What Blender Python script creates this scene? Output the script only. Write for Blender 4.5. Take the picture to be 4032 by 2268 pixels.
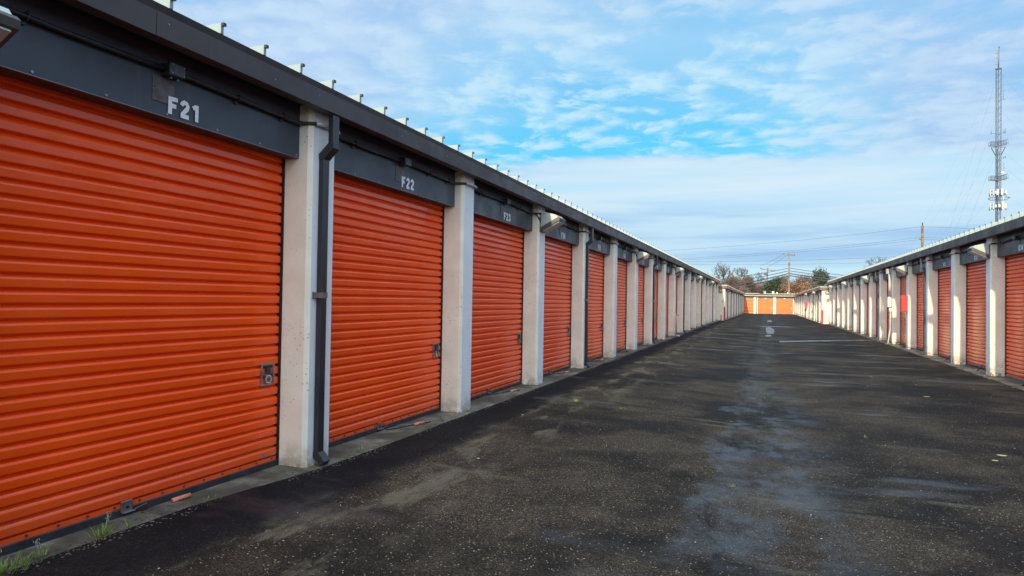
import bpy, math, random
from mathutils import Vector, Matrix, noise as mnoise
for o in list(bpy.data.objects): bpy.data.objects.remove(o)
scene=bpy.context.scene; COL=scene.collection
R=math.radians; random.seed(7)

# ---------------------------------------------------------------- camera
CAMH=1.4627
yaw,pitch,roll=-0.36679,0.01685,0.01570
fw=Vector((math.sin(yaw)*math.cos(pitch),math.cos(yaw)*math.cos(pitch),math.sin(pitch)))
rt=Vector((math.cos(yaw),-math.sin(yaw),0)); up=rt.cross(fw)
r2=rt*math.cos(roll)+up*math.sin(roll); u2=-rt*math.sin(roll)+up*math.cos(roll)
cd=bpy.data.cameras.new('Camera'); cam=bpy.data.objects.new('Camera',cd); COL.objects.link(cam)
cam.matrix_world=Matrix(((r2.x,u2.x,-fw.x,0),(r2.y,u2.y,-fw.y,0),(r2.z,u2.z,-fw.z,CAMH),(0,0,0,1)))
cd.sensor_width=36; cd.lens=2600/4032*36; cd.clip_start=0.05; cd.clip_end=6000
scene.camera=cam
def pixdir(px,py):   # direction of a place in the sky, used only to aim the real cloud gaps
    return (fw*2600+r2*(px-2016)+u2*(1134-py)).normalized()

# ---------------------------------------------------------------- light
SUN_EL,SUN_AZ=R(16),R(2.9)       # low winter sun behind the viewer, a touch to the left
sdir=Vector((-math.sin(SUN_AZ)*math.cos(SUN_EL),-math.cos(SUN_AZ)*math.cos(SUN_EL),math.sin(SUN_EL)))
sl=bpy.data.lights.new('Sun','SUN'); sl.energy=5.0; sl.angle=R(1.0); sl.color=(1.0,0.82,0.57)
so=bpy.data.objects.new('Sun',sl); COL.objects.link(so)
so.rotation_euler=(-sdir).to_track_quat('-Z','Y').to_euler(); so.location=(0,-20,20)
vs=scene.view_settings; vs.view_transform='Standard'; vs.look='None'; vs.exposure=0.0; vs.gamma=1.0

class NT:
    """small node-tree helper"""
    def __init__(s,nt): s.nt=nt; s.n=nt.nodes; s.l=nt.links
    def add(s,t,**k):
        x=s.n.new(t)
        for a,b in k.items(): setattr(x,a,b)
        return x
    def put(s,sock,v):
        if isinstance(v,bpy.types.NodeSocket): s.l.new(v,sock)
        else: sock.default_value=v
    def math(s,op,a,b=0.0,c=0.0,clamp=False):
        x=s.add('ShaderNodeMath',operation=op,use_clamp=clamp)
        s.put(x.inputs[0],a); s.put(x.inputs[1],b); s.put(x.inputs[2],c); return x.outputs[0]
    def vmath(s,op,a,b=(0,0,0)):
        x=s.add('ShaderNodeVectorMath',operation=op); s.put(x.inputs[0],a); s.put(x.inputs[1],b)
        return x.outputs['Value'] if op in('DOT_PRODUCT','LENGTH','DISTANCE') else x.outputs[0]
    def mix(s,f,a,b,blend='MIX'):
        x=s.add('ShaderNodeMix',data_type='RGBA',blend_type=blend); x.clamp_factor=True
        s.put(x.inputs[0],f)
        for i,v in((6,a),(7,b)):
            if isinstance(v,tuple) and len(v)==3: v=(*v,1)
            s.put(x.inputs[i],v)
        return x.outputs[2]
    def noise(s,vec,scale,detail=4,rough=.55,lac=2.0,dist=0.0):
        x=s.add('ShaderNodeTexNoise'); s.put(x.inputs['Vector'],vec)
        x.inputs['Scale'].default_value=scale; x.inputs['Detail'].default_value=detail
        x.inputs['Roughness'].default_value=rough; x.inputs['Lacunarity'].default_value=lac; x.inputs['Distortion'].default_value=dist
        return x.outputs['Fac']
    def vor(s,vec,scale,out='Distance',feature='F1'):
        x=s.add('ShaderNodeTexVoronoi',feature=feature); s.put(x.inputs['Vector'],vec); x.inputs['Scale'].default_value=scale
        return x.outputs[out]
    def step(s,v,a,b,lo=0.0,hi=1.0):   # smooth map a..b -> lo..hi
        x=s.add('ShaderNodeMapRange',interpolation_type='SMOOTHSTEP'); s.put(x.inputs[0],v)
        for i,q in zip((1,2,3,4),(a,b,lo,hi)): x.inputs[i].default_value=q
        return x.outputs[0]
    def sep(s,v):
        x=s.add('ShaderNodeSeparateXYZ'); s.put(x.inputs[0],v); return x.outputs
    def comb(s,x_,y_,z_=0.0):
        x=s.add('ShaderNodeCombineXYZ')
        for i,v in enumerate((x_,y_,z_)): s.put(x.inputs[i],v)
        return x.outputs[0]
    def bump(s,h,strength,dist):
        x=s.add('ShaderNodeBump'); s.put(x.inputs['Height'],h); x.inputs['Strength'].default_value=strength; x.inputs['Distance'].default_value=dist
        return x.outputs[0]

# ---------------------------------------------------------------- sky
w=bpy.data.worlds.new('World'); scene.world=w; w.use_nodes=True
T=NT(w.node_tree); T.n.clear()
sky=T.add('ShaderNodeTexSky',sky_type='NISHITA'); sky.sun_disc=False
sky.sun_elevation=SUN_EL; sky.sun_rotation=math.atan2(sdir.x,sdir.y); sky.air_density=1.0; sky.dust_density=0.6; sky.ozone_density=2.0
gen=T.vmath('NORMALIZE',T.add('ShaderNodeTexCoord').outputs['Generated'])
sx,sy,sz=T.sep(gen)
zc=T.math('ADD',T.math('MAXIMUM',sz,0.0),0.075)
px=T.math('DIVIDE',sx,zc); py=T.math('DIVIDE',sy,zc)
ca,sa=math.cos(R(18)),math.sin(R(18))
qx=T.math('ADD',T.math('MULTIPLY',px,ca),T.math('MULTIPLY',py,sa)); qy=T.math('SUBTRACT',T.math('MULTIPLY',py,ca),T.math('MULTIPLY',px,sa))
flat=T.comb(qx,qy,0.0)
fh=Vector((math.sin(yaw),math.cos(yaw),0)); rh=Vector((fh.y,-fh.x,0))      # compass bearing the sky pattern is laid out around
fy=T.math('MAXIMUM',T.vmath('DOT_PRODUCT',gen,tuple(fh)),.05)
U=T.math('DIVIDE',T.vmath('DOT_PRODUCT',gen,tuple(rh)),fy); V=T.math('DIVIDE',sz,fy)
big=T.noise(T.comb(T.math('MULTIPLY',qx,.8),qy,3.7),0.75,4,.55,2.0,.4)
med=T.noise(flat,3.6,8,.60,2.1,.5)
cell=T.vor(T.vmath('ADD',flat,T.comb(T.math('MULTIPLY',med,.35),T.math('MULTIPLY',big,.5))),8.5,feature='SMOOTH_F1')
fine=T.noise(flat,17.0,7,.62,2.0,.6)
e=T.math('SUBTRACT',V,T.math('ADD',T.math('MULTIPLY',U,.085),.186))
e=T.math('ADD',e,T.math('MULTIPLY',T.math('SUBTRACT',big,.5),.10))
win=T.step(T.math('ABSOLUTE',T.math('SUBTRACT',U,.17)),.50,.12,0,1)
G=T.math('MULTIPLY',T.math('MULTIPLY',T.step(e,-.006,.012),T.step(e,.33,.10,0,1)),win)
rp=T.math('ADD',T.math('MULTIPLY',med,.68),T.math('ADD',T.math('MULTIPLY',T.math('SUBTRACT',.5,cell),.42),T.math('MULTIPLY',fine,.24)))
thr=T.step(T.math('ADD',rp,T.math('MULTIPLY',G,-.09)),.58,.31,0,1)
opac=T.math('SUBTRACT',1.0,T.math('MULTIPLY',thr,T.math('MULTIPLY',G,.95)))
soft=T.math('MULTIPLY',T.step(big,.56,.42,0,.45),T.step(e,.0,.06))
opac=T.math('SUBTRACT',opac,T.math('MULTIPLY',soft,T.step(rp,.58,.40,0,1)),clamp=True)
azv=T.comb(T.math('MULTIPLY',sx,2.2),T.math('MULTIPLY',sz,30.0),T.math('MULTIPLY',sy,2.2))
strk=T.noise(azv,1.3,6,.55,2.0,.3)
skyc=T.mix(1.0,sky.outputs[0],(0.86,1.30,1.62,1),'MULTIPLY')
bg1=T.add('ShaderNodeVectorMath',operation='SCALE'); T.put(bg1.inputs[0],skyc); bg1.inputs[3].default_value=0.115
blue=T.mix(T.step(e,.0,.16),(0.10,0.66,0.975),(0.24,0.62,0.955))
base=T.mix(.85,bg1.outputs[0],blue)
tex=T.math('ADD',T.math('MULTIPLY',T.math('ADD',T.math('MULTIPLY',med,.5),T.math('MULTIPLY',big,.5)),.72),T.math('ADD',T.math('MULTIPLY',fine,.14),T.math('MULTIPLY',T.math('SUBTRACT',.62,cell),.22)))
cl=T.mix(T.step(tex,.36,.60),(0.37,0.58,0.885),(0.56,0.75,0.95))
cl=T.mix(T.math('MULTIPLY',G,.85),cl,(0.54,0.84,0.985))
# smooth milky sheet under the edge of the gap, greyer belt lower, pale strip at the horizon
sheet=T.mix(T.step(strk,.3,.7),(0.53,0.79,0.965),(0.67,0.84,0.965))
sheet=T.mix(T.step(V,.165,.11),sheet,T.mix(T.step(strk,.34,.64),(0.37,0.60,0.87),(0.56,0.79,0.95)))
sheet=T.mix(T.step(V,.078,.03),sheet,T.mix(T.step(strk,.38,.60),(0.44,0.73,0.94),(0.60,0.89,0.98)))
cl=T.mix(T.step(e,.03,-.02),cl,sheet)
col=T.mix(opac,base,cl)
# extra sky brightness added behind the viewer and overhead to light the pillars
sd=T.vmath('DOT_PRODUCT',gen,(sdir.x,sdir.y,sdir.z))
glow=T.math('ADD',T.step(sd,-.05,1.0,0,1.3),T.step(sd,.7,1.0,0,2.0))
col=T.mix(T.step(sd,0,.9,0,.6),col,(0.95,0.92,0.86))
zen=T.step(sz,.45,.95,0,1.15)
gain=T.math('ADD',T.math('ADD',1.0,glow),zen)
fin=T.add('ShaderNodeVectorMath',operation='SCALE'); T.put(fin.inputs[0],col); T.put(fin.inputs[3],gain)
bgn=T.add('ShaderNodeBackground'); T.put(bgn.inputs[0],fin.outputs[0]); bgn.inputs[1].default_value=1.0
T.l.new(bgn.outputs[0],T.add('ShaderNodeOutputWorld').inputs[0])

# ---------------------------------------------------------------- materials
def mat(name,fn=None,col=(.5,.5,.5),rough=.6,metal=0.0,spec=.5,var=.10,vscale=6.0,bump=0.0,bscale=60.0,coat=0.0):
    m=bpy.data.materials.new(name); m.use_nodes=True; t=NT(m.node_tree); t.n.clear()
    b=t.add('ShaderNodeBsdfPrincipled'); t.l.new(b.outputs[0],t.add('ShaderNodeOutputMaterial').inputs[0])
    P=t.add('ShaderNodeTexCoord').outputs['Object']
    b.inputs['Roughness'].default_value=rough; b.inputs['Metallic'].default_value=metal; b.inputs['Specular IOR Level'].default_value=spec
    if coat: b.inputs['Coat Weight'].default_value=coat; b.inputs['Coat Roughness'].default_value=.25
    if fn: fn(t,b,P)
    else:
        n=t.noise(P,vscale,5,.6)
        dk=tuple(c*(1-var*1.6) for c in col); lt=tuple(min(1,c*(1+var)) for c in col)
        t.put(b.inputs['Base Color'],t.mix(t.step(n,.3,.7),dk,lt))
        t.put(b.inputs['Roughness'],t.step(t.noise(P,vscale*2.3,3),.3,.7,max(.02,rough-.08),min(1,rough+.08)))
        if bump: t.put(b.inputs['Normal'],t.bump(t.noise(P,bscale,4),bump,.01))
    return m
def wc(t):  # world position
    return t.add('ShaderNodeNewGeometry').outputs['Position']

def f_door(t,b,P):
    W=wc(t); x,y,z=t.sep(P)
    oi=t.add('ShaderNodeObjectInfo').outputs['Random']
    n=t.noise(W,1.7,5,.6); fade=t.step(z,1.2,2.7,0,.35)
    c=t.mix(t.step(n,.3,.7),(0.85,0.075,0.0018),(0.91,0.092,0.003))
    c=t.mix(t.math('MULTIPLY',fade,.35),c,(0.68,0.075,0.010))
    c=t.mix(t.math('MULTIPLY',oi,.40),c,(0.70,0.058,0.005))
    st=t.noise(t.comb(t.math('MULTIPLY',x,9.0),t.math('MULTIPLY',z,.8),t.math('MULTIPLY',oi,9.0)),1.0,6,.65)
    c=t.mix(t.step(st,.60,.85,0,.16),c,(0.25,0.045,0.02))
    low=t.step(z,0.0,.45,.55,0.0)
    c=t.mix(t.math('MULTIPLY',low,t.noise(W,14,4)),c,(0.22,0.10,0.06))
    sc=t.noise(t.comb(t.math('MULTIPLY',x,3.0),t.math('MULTIPLY',z,120.0),oi),1.0,3,.6)
    c=t.mix(t.math('MULTIPLY',t.step(sc,.70,.78),t.step(t.noise(W,1.1,2),.55,.65,0,.12)),c,(0.66,0.26,0.16))
    t.put(b.inputs['Base Color'],c)
    t.put(b.inputs['Roughness'],t.step(t.noise(W,5.0,5,.6),.3,.72,.15,.24))
    t.put(b.inputs['Normal'],t.bump(t.noise(t.comb(t.math('MULTIPLY',x,1.5),oi,t.math('MULTIPLY',z,2.2)),1.6,3),.40,.016))
M={}
M['door']=mat('door_orange',f_door,rough=.34,spec=.50)
def f_pillar(t,b,P,c1=(0.675,0.64,0.52),c2=(0.765,0.745,0.63)):
    W=wc(t); x,y,z=t.sep(W)
    n=t.noise(W,3.0,6,.6); n2=t.noise(t.comb(t.math('MULTIPLY',x,8.0),t.math('MULTIPLY',y,8.0),t.math('MULTIPLY',z,.9)),1.0,5,.6)
    c=t.mix(t.step(n,.3,.7),c1,c2)
    c=t.mix(t.step(n2,.55,.8,0,.35),c,(0.50,0.45,0.38))
    # casting pits, clustered
    v=t.vor(W,34.0); g=t.step(t.noise(W,2.4,3),.46,.60); cr=t.add('ShaderNodeTexVoronoi'); t.put(cr.inputs['Vector'],W); cr.inputs['Scale'].default_value=34.0
    sel=t.step(t.sep(cr.outputs['Color'])[0],.64,.68)
    pit=t.math('MULTIPLY',t.math('MULTIPLY',t.step(v,.20,.30,1,0),g),sel)
    c=t.mix(t.math('MULTIPLY',pit,.65),c,(0.20,0.175,0.15))
    # grime and rust stain at the foot
    ft=t.math('MULTIPLY',t.step(z,0.0,.30,1,0),t.step(t.noise(W,7,5,.65),.35,.65))
    c=t.mix(t.math('MULTIPLY',ft,.70),c,(0.24,0.19,0.13))
    f2=t.math('MULTIPLY',t.step(z,-.02,.045,1,0),t.step(t.noise(W,16,4),.45,.6))
    c=t.mix(f2,c,(0.22,0.12,0.06))
    t.put(b.inputs['Base Color'],c); b.inputs['Roughness'].default_value=.62
    hh=t.math('SUBTRACT',t.noise(W,45,4),t.math('MULTIPLY',pit,1.5)); t.put(b.inputs['Normal'],t.bump(hh,.25,.006))
M['pillar']=mat('painted_concrete',f_pillar)
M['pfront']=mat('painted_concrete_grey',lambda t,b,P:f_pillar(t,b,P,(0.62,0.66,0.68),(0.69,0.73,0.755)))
def f_panel(c0,c1,cd,rough):
    def fn(t,b,P):
        W=wc(t); x,y,z=t.sep(W)
        c=t.mix(t.step(t.noise(W,1.3,5,.6),.3,.7),c0,c1)
        dr=t.noise(t.comb(t.math('MULTIPLY',x,14.0),t.math('MULTIPLY',y,14.0),t.math('MULTIPLY',z,.9)),1.0,6,.7)
        c=t.mix(t.math('MULTIPLY',t.step(dr,.56,.76),t.step(t.noise(W,.9,3),.42,.62,.1,.55)),c,cd)
        c=t.mix(t.step(t.noise(W,42,3),.66,.74,0,.35),c,cd)
        t.put(b.inputs['Base Color'],c); t.put(b.inputs['Roughness'],t.step(t.noise(W,3,5),.3,.7,rough-.07,rough+.12))
        t.put(b.inputs['Normal'],t.bump(t.noise(t.comb(x,t.math('MULTIPLY',y,1.0),t.math('MULTIPLY',z,.6)),2.2,3),.25,.02))
    return fn
M['header']=mat('header_paint',f_panel((.033,.041,.056),(.042,.052,.070),(.085,.090,.095),.42))
M['under']=mat('header_underside',col=(.075,.040,.028),rough=.7,var=.2)
M['fascia']=mat('fascia_dark',f_panel((.032,.023,.023),(.042,.030,.029),(.075,.066,.062),.5))
M['fascia_b']=mat('fascia_brown',col=(.12,.07,.055),rough=.5,var=.3,vscale=1.2)
M['fascia_r']=mat('fascia_red',col=(.56,.19,.13),rough=.5,var=.4,vscale=1.0)
M['fascia_m']=mat('fascia_maroon',col=(.30,.12,.095),rough=.55,var=.35,vscale=1.0)
M['dark']=mat('dark_metal',col=(.022,.021,.024),rough=.42,var=.2)
M['gap']=mat('dark_gap',col=(.010,.009,.009),rough=.8)
M['spout']=mat('downspout_paint',col=(.021,.020,.025),rough=.38,var=.2,vscale=3)
M['rubber']=mat('black_rubber',col=(.022,.024,.030),rough=.6,var=.3,vscale=8,bump=.1,bscale=30)
M['galv']=mat('galvanised_metal',col=(.22,.22,.23),rough=.35,metal=.7,var=.2,vscale=14)
M['chrome']=mat('lock_steel',col=(.62,.61,.58),rough=.22,metal=.95,var=.05)
M['lightgrey']=mat('light_grey_pipe',col=(.50,.50,.48),rough=.45)
M['rib']=mat('roof_rib',col=(.21,.27,.25),rough=.42,var=.04,vscale=1)
M['roofsheet']=mat('roof_sheet',col=(.55,.62,.56),rough=.5,var=.12)
M['white']=mat('white_lettering',col=(.78,.80,.84),rough=.6,var=.08,vscale=30)
M['lamp_glass']=mat('lamp_glass',col=(.36,.41,.37),rough=.35,var=.08)
M['lamp_grey']=mat('lamp_housing',col=(.26,.27,.29),rough=.4,var=.2)
M['lamp_dark']=mat('lamp_frame',col=(.05,.047,.045),rough=.45)
M['plate']=mat('cover_plate',col=(.095,.082,.078),rough=.5,var=.3,vscale=12)
M['screw']=mat('screws_and_edge_glint',col=(.30,.31,.32),rough=.4,metal=.5)
M['rivet']=mat('rivet_dark',col=(.10,.03,.02),rough=.6)
M['handle']=mat('pull_handle',col=(.62,.22,.13),rough=.6,var=.2,vscale=20)
M['rope']=mat('black_rope',col=(.012,.012,.013),rough=.9)
M['red']=mat('red_enamel',col=(.72,.022,.022),rough=.35,var=.12,vscale=5)
M['redpaint']=mat('red_corner_paint',col=(.50,.02,.022),rough=.6,var=.25,vscale=6)
M['cream']=mat('cream_paint',col=(.76,.69,.52),rough=.6,var=.06,vscale=1.5)
M['offwhite']=mat('offwhite_box',col=(.68,.65,.57),rough=.5)
M['greytext']=mat('grey_lettering',col=(.16,.16,.15),rough=.7)
M['signw']=mat('sign_white',col=(.80,.80,.80),rough=.4,var=.03)
M['greyhead']=mat('grey_header_far',col=(.20,.20,.20),rough=.6,var=.06)
def f_enddoor(t,b,P):
    x,y,z=t.sep(P)
    v=t.math('MULTIPLY',t.math('SINE',t.math('MULTIPLY',x,62.0)),t.math('SINE',t.math('MULTIPLY',z,62.0)))
    c=t.mix(t.step(v,.2,.7),(0.80,0.155,0.010),(0.55,0.10,0.007))
    c=t.mix(t.step(t.noise(P,1.2,4),.35,.7,0,.4),c,(0.82,0.16,0.025))
    t.put(b.inputs['Base Color'],c); b.inputs['Roughness'].default_value=.45
M['enddoor']=mat('end_door_orange',f_enddoor)
M['yellowbar']=mat('yellow_rail',col=(.80,.42,.10),rough=.45)
M['shingle']=mat('old_shingle',col=(.12,.11,.065),rough=.9,var=.5,vscale=5)
M['wood']=mat('weathered_pole',col=(.20,.15,.11),rough=.85,var=.3,vscale=3)
M['palewood']=mat('pale_wood_pole',col=(.22,.17,.125),rough=.85,var=.35,vscale=2)  # slightly paler wood for the straight pole and short post
M['wire']=mat('wire_black',col=(.03,.035,.04),rough=.6)
M['wiregrey']=mat('wire_grey',col=(.10,.13,.18),rough=.6)
M['tower']=mat('tower_steel',col=(.06,.075,.10),rough=.5,metal=.2,var=.2)
M['towerlight']=mat('tower_pale_steel',col=(.18,.21,.26),rough=.5,metal=.1)
M['antenna']=mat('antenna_white',col=(.42,.42,.37),rough=.5)
M['bark']=mat('bare_bark',col=(.105,.088,.075),rough=.9,var=.3,vscale=2)
M['bark_w']=mat('warm_bark',col=(.17,.115,.08),rough=.9,var=.3,vscale=2)
M['thicket']=mat('thicket_twigs',col=(.15,.105,.085),rough=.9,var=.45,vscale=.5)
M['thicket2']=mat('thicket_twigs_pale',col=(.19,.145,.12),rough=.9,var=.4,vscale=.5)
M['deadleaf']=mat('dead_leaves',col=(.28,.15,.075),rough=.85,var=.4,vscale=.6)
M['evergreen']=mat('evergreen_leaves',col=(.035,.062,.026),rough=.8,var=.4,vscale=.7)
M['olive']=mat('olive_leaves',col=(.085,.088,.035),rough=.8,var=.4,vscale=.7)
M['redfol']=mat('rust_leaves',col=(.15,.055,.04),rough=.8,var=.3,vscale=.7)
def f_grass(t,b,P):
    z=t.sep(P)[2]; n=t.noise(wc(t),25,3)
    t.put(b.inputs['Base Color'],t.mix(t.step(n,.35,.65),(0.10,0.20,0.02),(0.21,0.30,0.04))); b.inputs['Roughness'].default_value=.6
M['grass']=mat('grass_blade',f_grass)
M['moss']=mat('moss_green',col=(.085,.12,.025),rough=.8,var=.3,vscale=20)
M['straw']=mat('dry_grass',col=(.30,.30,.17),rough=.8)
def f_slab(t,b,P):
    W=wc(t); x,y,z=t.sep(W)
    n=t.noise(W,5,6,.65); n2=t.noise(W,1.3,4,.6); n3=t.noise(W,60,3)
    c=t.mix(t.step(n,.3,.7),(0.075,0.069,0.050),(0.23,0.213,0.168))
    c=t.mix(t.step(n3,.55,.75,0,.5),c,(0.46,0.43,0.36))
    c=t.mix(t.step(n2,.40,.56,0,.85),c,(0.046,0.042,0.025))
    ax=t.math('ABSOLUTE',t.math('ADD',x,-.5)) 
    edge=t.math('MULTIPLY',t.step(ax,4.22,4.06),t.step(t.noise(W,4,4),.40,.62))
    c=t.mix(t.math('MULTIPLY',edge,.55),c,(0.075,0.085,0.030))
    t.put(b.inputs['Base Color'],c); b.inputs['Roughness'].default_value=.8
    t.put(b.inputs['Normal'],t.bump(t.math('ADD',n,n3),.45,.008))
M['slab']=mat('kerb_concrete',f_slab)
def f_asphalt(t,b,P):
    W=wc(t); x,y,z=t.sep(W)
    W2=t.comb(x,y,0.0)
    dist=t.vmath('DISTANCE',W2,(0,0,0)); near=t.step(dist,4,26,1,0)
    vo=t.add('ShaderNodeTexVoronoi'); t.put(vo.inputs['Vector'],W2); vo.inputs['Scale'].default_value=125
    rc=t.sep(vo.outputs['Color'])[0]
    big=t.noise(W2,.55,5,.6,2,.3); mid=t.noise(W2,2.4,6,.65); fine=t.noise(W2,34,3,.6)
    worn=t.step(big,.36,.64)                                   # sealcoat worn away, brown aggregate showing
    c=t.mix(worn,(0.0080,0.0070,0.0068),(0.027,0.022,0.0165))
    c=t.mix(t.math('MULTIPLY',t.step(mid,.42,.74,0,.42),t.step(worn,0,1,.25,1)),c,(0.085,0.070,0.052))
    c=t.mix(t.math('MULTIPLY',t.step(rc,.50,1.0,0,.50),t.step(worn,0,1,.2,1)),c,(0.16,0.128,0.092))
    c=t.mix(t.math('MULTIPLY',t.step(rc,.0,.35,.6,0),1.0),c,(0.010,0.010,0.012))
    c=t.mix(t.math('MULTIPLY',t.step(rc,.985,.992),t.math('MULTIPLY',near,.7)),c,(0.30,0.27,0.22))
    # pale dried streaks running across the drive
    sv=t.comb(t.math('ADD',t.math('MULTIPLY',x,.35),t.math('MULTIPLY',y,.02)),t.math('MULTIPLY',y,2.2),2.0)
    stx=t.noise(sv,1.0,5,.6,2,.4)
    stm=t.math('MULTIPLY',t.step(stx,.585,.66),t.step(x,-3.3,-2.6))
    c=t.mix(t.math('MULTIPLY',stm,t.step(t.noise(W2,.8,3),.40,.62,.05,.55)),c,(0.11,0.103,0.070))
    # tan worn patches beside the left kerb
    tp=t.math('MULTIPLY',t.step(x,-3.35,-2.95),t.step(x,-1.9,-2.5))
    tn=t.math('MULTIPLY',t.step(t.noise(t.comb(t.math('MULTIPLY',x,1.6),t.math('MULTIPLY',y,.55),5.0),1.6,6,.65),.49,.62),tp)
    c=t.mix(t.math('MULTIPLY',tn,.55),c,(0.135,0.125,0.090))
    # row F's cast shadow beside the left kerb, painted dark into the asphalt
    wn=t.math('ADD',x,t.math('MULTIPLY',t.math('SUBTRACT',t.noise(W2,1.6,5,.6),.5),.8))
    dk=t.step(wn,-3.12,-2.85,1,0)
    c=t.mix(t.math('MULTIPLY',dk,.78),c,(0.0085,0.0085,0.0105))
    # wet gutter down the middle of the drive
    wx=t.math('SUBTRACT',t.math('ADD',x,t.math('MULTIPLY',t.math('SUBTRACT',t.noise(W2,.9,5,.65),.5),1.0)),t.step(y,4,26,-.14,.10))
    lim=t.step(y,5,20,1.15,.34); wet=t.math('MULTIPLY',t.step(wx,-.46,-.34),t.step(t.math('DIVIDE',wx,lim),.25,1.0,1,0))
    wet=t.math('MULTIPLY',wet,t.step(t.noise(t.comb(t.math('MULTIPLY',x,1.3),t.math('MULTIPLY',y,.9),1.0),1.7,8,.72),.38,.64))
    wet=t.math('MULTIPLY',wet,t.step(y,8,17,1.0,.38))
    pt=t.math('MULTIPLY',t.step(t.noise(t.comb(t.math('MULTIPLY',x,.5),y,9.0),.9,4,.55),.60,.70),.75)
    wet=t.math('MAXIMUM',wet,pt)
    c=t.mix(t.math('MULTIPLY',wet,.45),c,(0.017,0.018,0.021))
    # transverse and long cracks
    def crack(yc,x0,x1,wd,amp,sl=0.0):
        yy=t.math('SUBTRACT',t.math('SUBTRACT',y,yc),t.math('MULTIPLY',x,sl))
        yy=t.math('ADD',yy,t.math('MULTIPLY',t.math('SUBTRACT',t.noise(W2,2.5,5,.65),.5),amp))
        return t.math('MULTIPLY',t.step(t.math('ABSOLUTE',yy),wd*.4,wd,1,0),t.math('MULTIPLY',t.step(x,x0,x0+.3),t.step(x,x1-.3,x1,1,0)))
    ck=crack(9.25,-3.4,4.6,.022,.22,.03)
    for a in((5.65,.2,4.6,.018,.15,.05),(14.6,-3.2,4.5,.04,.3,.03),(19.5,-3.2,4.5,.05,.4,-.04),(26.0,-3.2,4.5,.07,.4,.08)):
        ck=t.math('MAXIMUM',ck,crack(*a))
    lx=t.math('ADD',x,t.math('ADD',t.math('MULTIPLY',t.math('SUBTRACT',t.noise(W2,1.3,6,.7),.5),1.0),.36))
    ck=t.math('MAXIMUM',ck,t.math('MULTIPLY',t.step(t.math('ABSOLUTE',lx),.008,.03,1,0),t.step(t.noise(W2,.9,2),.40,.5)))
    c=t.mix(t.math('MULTIPLY',ck,.8),c,(0.010,0.010,0.009))
    t.put(b.inputs['Base Color'],c)
    rg=t.math('ADD',t.step(fine,.3,.7,.60,.76),t.math('MULTIPLY',worn,.10))
    rg=t.math('SUBTRACT',t.math('ADD',rg,.08),t.math('MULTIPLY',wet,.36))
    t.put(b.inputs['Roughness'],rg)
    t.put(b.inputs['Specular IOR Level'],t.math('ADD',.07,t.math('MULTIPLY',wet,.28)))
    h=t.math('ADD',t.math('MULTIPLY',vo.outputs['Distance'],-.8),t.math('ADD',t.math('MULTIPLY',fine,.7),t.math('MULTIPLY',ck,-2.5)))
    bs=t.add('ShaderNodeBump'); t.put(bs.inputs['Height'],h); t.put(bs.inputs['Strength'],t.math('MULTIPLY',t.math('SUBTRACT',1.0,t.math('MULTIPLY',wet,.45)),.75)); bs.inputs['Distance'].default_value=.006
    t.put(b.inputs['Normal'],bs.outputs[0])
M['asphalt']=mat('asphalt_sealed',f_asphalt)
def f_water(t,b,P):
    b.inputs['Base Color'].default_value=(.02,.022,.026,1); b.inputs['Roughness'].default_value=.26; b.inputs['IOR'].default_value=1.33
    t.put(b.inputs['Normal'],t.bump(t.noise(wc(t),9,3),.25,.01))
M['water']=mat('shallow_water',f_water)
M['water2']=mat('running_water',f_water); M['water2'].node_tree.nodes['Principled BSDF'].inputs['Roughness'].default_value=.30
M['ground']=mat('dry_ground',col=(.09,.085,.05),rough=.95,var=.4,vscale=.1)
M['stone']=mat('pale_stones',col=(.26,.24,.20),rough=.8,var=.4,vscale=40)

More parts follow.
